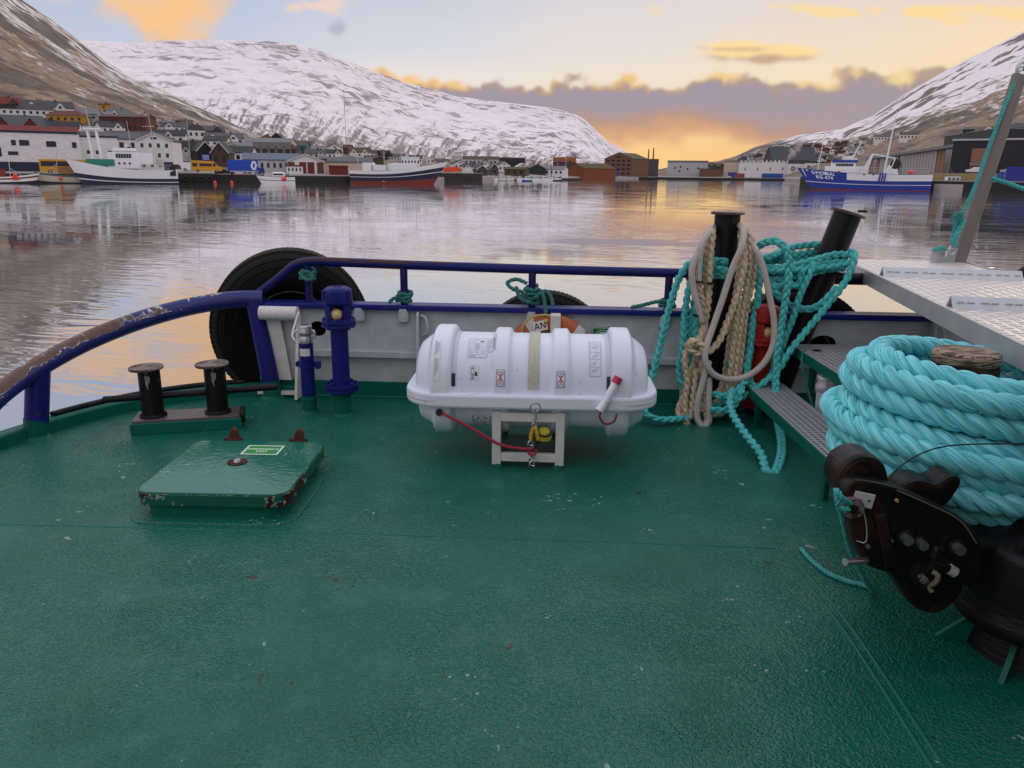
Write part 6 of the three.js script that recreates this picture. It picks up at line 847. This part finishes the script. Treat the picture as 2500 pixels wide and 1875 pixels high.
// ---------- grating steps ----------
function grating(name, label, x0, x1, z0, z1, y, legs) {
  const t = thing(name, label, 'grating', [x0, y, z1]), w = x1 - x0, d = z1 - z0, gs = [], p = 0.038;
  for (let x = p; x < w - 0.01; x += p) gs.push(box(0.005, 0.018, d, x, -0.009, -d / 2)); for (let z = p; z < d - 0.01; z += p) gs.push(box(w, 0.014, 0.006, w / 2, -0.0085, -z));
  part('grid', gs, galvM, t).userData.kind = 'stuff';
  part('edge_bar', [box(0.006, 0.03, d, 0.003, -0.0145, -d / 2), box(0.006, 0.03, d, w - 0.003, -0.0145, -d / 2), box(w - 0.014, 0.03, 0.006, w / 2, -0.0145, -0.003), box(w - 0.014, 0.03, 0.006, w / 2, -0.0145, -d + 0.003)], galvM, t);
  part('angle_frame', [box(0.008, 0.06, d + 0.02, -0.006, -0.032, -d / 2), box(0.04, 0.008, d, 0.016, -0.036, -d / 2), box(0.008, 0.06, d + 0.02, w + 0.006, -0.032, -d / 2), box(w, 0.06, 0.008, w / 2, -0.032, 0.006)], greenP, t);
  for (const [lx, lz] of legs) part('leg', [box(0.045, y - 0.04, 0.007, lx - x0 + 0.02, -y / 2 - 0.03, lz - z1), box(0.007, y - 0.04, 0.045, lx - x0, -y / 2 - 0.03, lz - z1 + 0.02)], greenP, t);
  return t;
}
grating('lower_grating_step', 'long narrow galvanised grating step near the deck', 1.58, 1.83, -5.1, -3.05, 0.25, [[1.6, -4.9], [1.6, -3.74], [1.6, -3.1], [1.8, -4.9], [1.8, -3.1]]);
const upg = grating('upper_grating_platform', 'wide galvanised grating platform below the gangway', 1.9, 3.6, -5.2, -3.45, 0.5, [[1.95, -4.95], [1.93, -4.0], [3.3, -4.9], [1.93, -3.5]]);
part('clip', [box(0.05, 0.006, 0.03, 0.1, 0.004, -1.55)], blackP, upg); part('clip', [box(0.04, 0.006, 0.03, 0.05, 0.004, -0.45)], blackP, upg);
{ const t = thing('capped_pipe', 'grey standpipe with clamp fitting below the upper grating', 'pipe', [1.94, 0, -4.66]); part('pipe', cyl(0.045, 0.045, 0.32, 0, 0.16, 0), greyP, t); part('clamp_fitting', lathe([[0, 0.42], [0.05, 0.42], [0.052, 0.4], [0.044, 0.38], [0.056, 0.36], [0.056, 0.33], [0.046, 0.32]], 24), galvM, t); part('lever', tube([V(0.05, 0.4, 0.01), V(0.075, 0.41, 0.02), V(0.08, 0.36, 0.02)], 0.007, 6, 0.01), galvM, t);
  const u = thing('thin_standpipe', 'slim white standpipe with ring top beside the grey standpipe', 'pipe', [2.03, 0, -4.6]); part('pipe', cyl(0.026, 0.026, 0.3, 0, 0.15, 0), whiteP, u); part('coupling', lathe([[0.018, 0.37], [0.03, 0.37], [0.032, 0.355], [0.024, 0.34], [0.034, 0.32], [0.034, 0.28], [0.026, 0.27]], 20), whiteP, u); }
// ---------- aluminium gangway ----------
{
  const t = thing('gangway', 'aluminium tread plate gangway laid over the bulwark rail', 'gangway', [2.43, 0.99, -5.5], -0.188), W = 0.87, z0 = -0.6, z1 = 3.4;
  part('plate', box(W, 0.006, z1 - z0, W / 2, 0, (z0 + z1) / 2), alloyM, t);
  for (const x of [0.004, W - 0.004]) part('stringer', [rbox(0.008, 0.095, z1 - z0, 0.002, x + (x < 0.1 ? -0.01 : 0.01), -0.036, (z0 + z1) / 2), box(0.05, 0.008, z1 - z0, x + (x < 0.1 ? 0.02 : -0.02), -0.08, (z0 + z1) / 2)], galvM, t);
  const pg = merge([0, 1, 2, 3, 4].map((i) => place(new THREE.CylinderGeometry(0.0032, 0.0032, 0.03, 6).scale(1, 1, 0.55), (i - 2) * 0.0092, 0.0042, 0, Math.PI / 2, 0, 0))), px = 0.058, list = [];
  for (let i = 0; i < Math.floor(W / px); i++) for (let j = 0; j < Math.floor((z1 - z0) / px); j++) list.push([0.032 + i * px, z0 + 0.03 + j * px, (i + j) % 2]);
  const im = new THREE.InstancedMesh(pg, alloyM, list.length), m4 = new THREE.Matrix4(); list.forEach(([x, z, k], i) => { m4.makeRotationY(k ? Math.PI / 2 : 0); m4.setPosition(x, 0, z); im.setMatrixAt(i, m4); }); im.name = 'tread_pattern'; im.userData.kind = 'stuff'; t.add(im);
  for (const z of [0.48, 1.75, 3.0]) { const c = part('cleat', extr([[0, 0], [0.045, 0.055], [0.055, 0.055], [0.105, 0.0], [0.098, 0.0], [0.05, 0.046], [0.008, 0]], W - 0.06, 0.001).rotateY(-Math.PI / 2).translate(W - 0.03, 0.004, z - 0.05), galvM, t); const gs = []; for (let i = 0; i < 15; i++) for (let k = 0; k < 4; k++) gs.push(place(new THREE.CylinderGeometry(0.0028, 0.0028, 0.024, 5), 0.05 + i * 0.053 + k * 0.009, 0.032, z + 0.028, 0.82, 0, (i % 2 ? 0.7 : -0.7))); part('cleat_tread', gs, galvM, c).userData.kind = 'stuff'; }
  // stanchion at the far corner
  const a = V(3.335, 0.98, -5.88), b = V(3.545, 2.31, -5.86), p = thing('gangway_stanchion', 'leaning grey stanchion with eye at the gangway corner', 'pole'); part('pole', bar(a, b, 0.048, 18), mat(0.2, 0.175, 0.15, 0.55), p); part('eye', place(new THREE.TorusGeometry(0.05, 0.013, 8, 24).rotateY(0.4), b.x + 0.012, b.y + 0.035, b.z), galvM, p); part('socket', [rbox(0.2, 0.12, 0.02, 0.004, 3.22, 1.04, -5.87), rbox(0.16, 0.012, 0.14, 0.004, 3.27, 0.995, -5.88)], galvM, p); part('bolt', cyl(0.012, 0.012, 0.04, 3.41, 1.12, -5.82, Math.PI / 2), galvM, p);
  const r = thing('gangway_rope', 'green rope running down the grey stanchion to a shackle', 'rope'); const rp = (n, pts, rad = 0.014) => part(n, ropeGeo(pts, rad, 'laid', rad * 6, rad * 0.5, 7), tealM, r);
  rp('long_part', [V(3.53, 2.32, -5.84), V(3.46, 2.1, -5.83), V(3.4, 1.85, -5.83), V(3.34, 1.55, -5.83), V(3.28, 1.35, -5.83), V(3.24, 1.22, -5.83), V(3.235, 1.14, -5.83)]); rp('splice', [V(3.285, 1.32, -5.8), V(3.25, 1.24, -5.79), V(3.23, 1.17, -5.79), V(3.25, 1.12, -5.8)], 0.019); rp('tail', [V(3.56, 2.35, -5.86), V(3.7, 2.33, -5.8), V(3.95, 2.28, -5.7)]); rp('hand_line', [V(3.445, 1.61, -5.83), V(3.6, 1.56, -5.8), V(3.95, 1.43, -5.72)], 0.016);
  part('frayed_tuft', (() => { const gs = [], o = V(3.255, 1.33, -5.8); for (let i = 0; i < 46; i++) gs.push(tube([o.clone(), o.clone().add(V(rr(-0.045, 0.02), rr(-0.02, 0.045), rr(-0.02, 0.03))), o.clone().add(V(rr(-0.07, 0.0), rr(-0.1, 0.05), rr(-0.03, 0.04)))], 0.002, 4, 0.02)); return gs; })(), tealM, r).userData.kind = 'stuff';
  part('shackle', [place(new THREE.TorusGeometry(0.03, 0.009, 8, 20), 3.24, 1.09, -5.82, 0, 0.4, 0), place(new THREE.TorusGeometry(0.024, 0.009, 8, 20), 3.2, 1.06, -5.82, 0, 1.2, 0)], galvM, r); rp('short_end', [V(3.2, 1.1, -5.82), V(3.15, 1.105, -5.83), V(3.11, 1.085, -5.85)], 0.015);
}
{ // rail beyond the gangway
  const t = thing('corner_rail', 'black rail with diagonal pipe at the right edge', 'railing'); part('diagonal_pipe', bar(V(3.45, 0.94, -5.36), V(4.05, 1.45, -5.3), 0.042, 16), blackP, t); part('rail', bar(V(3.36, 0.94, -5.37), V(4.6, 0.93, -5.3), 0.038, 16), blueRail, t); part('post', bar(V(3.5, 0.68, -5.33), V(3.5, 0.95, -5.35), 0.03, 12), blackP, t);
  lashing('teal rope turns on the black rail at the right edge', [3.66, 0.93, -5.34, 0.1], 3, []);
}
// ---------- towing bollard with the heavy hawser ----------
const BX = 1.77, BZ = -2.93;
{
  const woodM = new THREE.MeshStandardMaterial({ map: dtex(512, 512, (u, v) => { const n = fbm(u * 4, v * 30, 5, 171, 4, 30), f = fbm(u * 30, v * 30, 4, 173, 30), c = sst(n, 0.5, 0.62); return G(mix3(mix3([0.3, 0.2, 0.13], [0.46, 0.33, 0.23], f), [0.08, 0.045, 0.03], c)); }, true), roughness: 0.8, bumpMap: dtex(256, 256, (u, v) => 1 - sst(fbm(u * 4, v * 30, 5, 171, 4, 30), 0.45, 0.62)), bumpScale: 0.006 });
  const t = thing('towing_bollard', 'thick bollard with cracked rust-brown top inside the hawser coil', 'bollard', [BX - 0.02, 0, BZ]); part('post', lathe([[0.14, 0], [0.125, 0.05], [0.12, 0.9], [0.115, 0.925]], 40), painted([0.07, 0.04, 0.03], [0.03, 0.018, 0.014], 0.4, null, 181, { rough: 0.7 }), t); part('top', uvm(lathe([[0.118, 0.92], [0.122, 0.93], [0.12, 0.955], [0.108, 0.963], [0, 0.966]], 40), 5), woodM, t);
  const h = thing('hawser_coil', 'heavy turquoise three-strand hawser coiled round the bollard', 'rope'), R = 0.044;
  const pts = [], N = 8.6, seg = 18; for (let i = 0; i <= N * seg; i++) { const a = -0.6 - i / seg * Math.PI * 2, k = i / seg, layer = Math.floor(k), wob = vn(k * 2.3, 1, 5) - 0.5 + (vn(k * 0.9, 2, 6) - 0.5) * 0.8; const rx = 0.4 + [-0.07, -0.03, -0.015, 0.02, 0.045, 0.0, 0.03, -0.02, -0.08, -0.1][layer] + wob * 0.075, rz = rx * 0.98; const z = -Math.sin(a) * rz; const y = 0.935 - k * 0.066 + wob * 0.05 - 0.05 * (z + 0.35) - 0.045 * Math.cos(a); pts.push(V(BX + Math.cos(a) * rx, y, BZ + z)); }
  part('coil', ropeGeo(pts, R, 'laid', 0.2, 0.012, 14), hawserM, h);
  const inner = []; for (let i = 0; i <= 4.5 * 16; i++) { const a = 0.4 - i / 16 * Math.PI * 2, k = i / 16, r0 = 0.285 + 0.02 * Math.sin(k * 5); inner.push(V(BX + Math.cos(a) * r0, 0.845 - k * 0.1 - 0.05 * Math.sin(-a), BZ - Math.sin(a) * r0)); } part('inner_coil', ropeGeo(inner, R, 'laid', 0.2, 0.014, 12), hawserM, h);
  solo('tie_wire', 'thin dark wire crossing the hawser coil', 'wire', tube([V(1.2, 0.58, -2.36), V(1.27, 0.66, -2.42), V(1.4, 0.735, -2.44), V(1.6, 0.77, -2.4), V(1.85, 0.78, -2.36), V(2.1, 0.77, -2.4)], 0.0028, 5, 0.02), mat(0.02, 0.02, 0.022, 0.5));
}
// ---------- towing hook ----------
{
  const t = thing('towing_hook', 'massive black greasy towing hook with release lever and bolts', 'towing hook'), Z0 = -2.32;
  const grease = painted([0.012, 0.011, 0.011], [0.05, 0.022, 0.014], 0.36, null, 191, { rough: 0.38, bs: 0.004 });
  const pl = (n, pts, z, d, m = grease, bev = 0.01, sm = true) => part(n, extr((sm ? new THREE.CatmullRomCurve3(pts.map(([px, py]) => onZ(px, py, z)), true, 'centripetal').getPoints(pts.length * 4).slice(0, -1) : pts.map(([px, py]) => onZ(px, py, z))).map((q) => [q.x, q.y]), d, bev).translate(0, 0, z - d), m, t);
  pl('side_plate', [[2066, 1200], [2082, 1178], [2120, 1180], [2190, 1197], [2270, 1232], [2345, 1272], [2384, 1326], [2388, 1390], [2366, 1420], [2320, 1412], [2285, 1385], [2235, 1402], [2180, 1392], [2120, 1372], [2094, 1330], [2078, 1270]], Z0, 0.05); pl('rear_plate', [[2072, 1200], [2090, 1180], [2200, 1200], [2345, 1272], [2384, 1326], [2366, 1420], [2285, 1385], [2180, 1392], [2110, 1360]], Z0 - 0.16, 0.05);
  pl('hook_horn', [[2062, 1200], [2056, 1165], [2066, 1140], [2090, 1124], [2116, 1122], [2140, 1136], [2150, 1160], [2152, 1188], [2130, 1205], [2100, 1210]], Z0 - 0.06, 0.1, grease, 0.02);
  pl('release_tongue', [[2200, 1206], [2212, 1186], [2240, 1178], [2280, 1188], [2305, 1176], [2318, 1168], [2332, 1172], [2318, 1200], [2300, 1222], [2262, 1232], [2225, 1228]], Z0 - 0.06, 0.08, grease, 0.015);
  pl('lower_cam', [[2182, 1386], [2230, 1396], [2285, 1388], [2320, 1408], [2338, 1430], [2320, 1458], [2290, 1482], [2262, 1484], [2232, 1468], [2205, 1430]], Z0 - 0.03, 0.07, grease, 0.015); pl('guide_bar', [[2140, 1262], [2160, 1258], [2186, 1380], [2166, 1384]], Z0 + 0.035, 0.03, grease, 0.004, false);
  const at = (px, py, z = Z0 + 0.012) => onZ(px, py, z), bolt = (n, px, py, r, l, m = steelM, seg = 6, back = 0) => { const q = at(px, py); return part(n, cyl(r, r, l, q.x, q.y, q.z + l / 2 - back, Math.PI / 2, 0, 0, seg), m, t); };
  for (const [px, py, r, m] of [[2206, 1310, 0.018, steelM], [2243, 1322, 0.017, steelM], [2332, 1333, 0.019, steelM], [2172, 1316, 0.007, steelM], [2115, 1330, 0.008, steelM], [2185, 1218, 0.006, mat(0.5, 0.35, 0.1, 0.5)]]) { bolt('washer', px, py, r * 1.5, 0.008, grease, 24); bolt('bolt', px, py, r, r > 0.01 ? 0.035 : 0.016, m); }
  bolt('boss', 2253, 1398, 0.045, 0.03, grease, 30); bolt('pin_nut', 2238, 1398, 0.013, 0.055, capM); bolt('eye_boss', 2076, 1235, 0.034, 0.025, capM, 26); bolt('eye_core', 2076, 1235, 0.015, 0.03, blackP, 18);
  { const a = at(2108, 1220, Z0 + 0.02); part('tag_plate', rbox(0.062, 0.048, 0.008, 0.002, a.x, a.y, a.z, 0, -0.2, -0.15), mat(0.45, 0.45, 0.44, 0.5), t); for (const s of [-1, 1]) part('rivet', cyl(0.005, 0.005, 0.006, a.x + s * 0.014, a.y, a.z + 0.006, Math.PI / 2), steelM, t); }
  const h0 = at(2063, 1372, Z0 + 0.05), h1 = at(2114, 1368, Z0 + 0.01); part('release_handle', bar(h0, h1, 0.0125, 18), steelM, t); part('wire_link', tube([at(2092, 1320), at(2112, 1325, Z0 + 0.02), at(2116, 1290, Z0 + 0.02), at(2108, 1245, Z0 + 0.02)], 0.0022, 5, 0.01), galvM, t);
  part('lever_arm', [bar(at(2266, 1372, Z0 + 0.02), at(2322, 1392, Z0 + 0.03), 0.015, 12)], blackP, t); part('lever_knob', bar(at(2316, 1388, Z0 + 0.03), at(2332, 1398, Z0 + 0.033), 0.018, 12), mat(0.42, 0.4, 0.34, 0.6), t); part('rag', tube([at(2275, 1395, Z0 + 0.04), at(2290, 1405, Z0 + 0.05), at(2284, 1422, Z0 + 0.05), at(2268, 1432, Z0 + 0.04), at(2275, 1444, Z0 + 0.045)], 0.009, 6, 0.01), mat(0.2, 0.16, 0.09, 0.9), t);
  const edge = (pts, n) => part(n, tube(pts.map(([px, py]) => at(px, py, Z0 + 0.012)), 0.0025, 5, 0.02), mat(0.16, 0.13, 0.11, 0.45), t); edge([[2190, 1197], [2270, 1232], [2345, 1272], [2384, 1326]], 'worn_edge');
  // swivel drum and turntable to the right
  const s = thing('hook_swivel', 'dark cast swivel drum carrying the towing hook', 'swivel', [1.84, 0, -2.42]); part('drum', lathe([[0.0, 0.47], [0.1, 0.47], [0.12, 0.445], [0.17, 0.43], [0.23, 0.42], [0.25, 0.39], [0.25, 0.24], [0.235, 0.2], [0.26, 0.18], [0.26, 0.13], [0.2, 0.11]], 48), grease, s); part('top_disc', lathe([[0, 0.52], [0.08, 0.52], [0.095, 0.5], [0.095, 0.46]], 36), grease, s); for (let i = 0; i < 6; i++) part('bolt', cyl(0.016, 0.016, 0.03, Math.sin(i * 1.05) * 0.2, 0.43, Math.cos(i * 1.05) * 0.2, 0, 0, 0, 6), grease, s); part('arm', [rbox(0.42, 0.14, 0.1, 0.02, -0.28, 0.36, 0.03, 0, 0.25, -0.12)], grease, s); part('pedestal', [cyl(0.2, 0.17, 0.13, 0, 0.065, 0, 0, 0, 0, 36)], blackP, s); for (const a of [2.9, 3.9, 1.9]) part('foot_gusset', [extr([[0.15, 0], [0.3, 0], [0.16, 0.14]], 0.014, 0.002).rotateY(a)], greenP, s);
  solo('thin_teal_rope', 'thin teal line tied to the towing hook, its end on deck', 'line', [...ropeGeo([at(2078, 1232, Z0 + 0.03), at(2052, 1212, Z0 + 0.05), at(2042, 1196, Z0 + 0.03), at(2046, 1228, Z0 + 0.04), at(2056, 1260, Z0 - 0.02), V(1.13, 0.46, -2.42), V(1.2, 0.33, -2.5), V(1.3, 0.18, -2.58), V(1.4, 0.06, -2.7), V(1.44, 0.012, -2.82), V(1.38, 0.01, -2.86), V(1.33, 0.01, -2.92), V(1.3, 0.01, -3.02), V(1.29, 0.01, -3.15)], 0.0105, 'laid', 0.055, 0.006, 7), ...ropeGeo([at(2050, 1238, Z0 + 0.05), at(2066, 1246, Z0 + 0.05), at(2072, 1240, Z0 + 0.04)], 0.0105, 'laid', 0.06, 0.006, 7)], tealM);
}
// unseen winch house added at the right, walls and overhang shaped to darken the deck
{ const t = thing('added_winch_house', 'unseen dark green winch house added to shade the right side of the deck', 'winch house', [3.15, 0, 0.1]); part('wall', uvm(new RoundedBoxGeometry(2.6, 2.66, 3.6, 3, 0.05)).translate(-0.15, 1.33, 0), painted([0.03, 0.05, 0.045], RUST, 0.24, null, 211), t); part('shade_overhang', rbox(3.2, 0.08, 4.2, 0.02, -0.3, 2.72, -0.1), whiteP, t); part('drum', cyl(0.5, 0.5, 1.6, -1.5, 0.75, -0.0, Math.PI / 2), blackP, t); part('drum_flange', [cyl(0.62, 0.62, 0.04, -1.5, 0.75, -0.8, Math.PI / 2), cyl(0.62, 0.62, 0.04, -1.5, 0.75, 0.8, Math.PI / 2)], blackP, t); }
renderer.render(scene, camera);
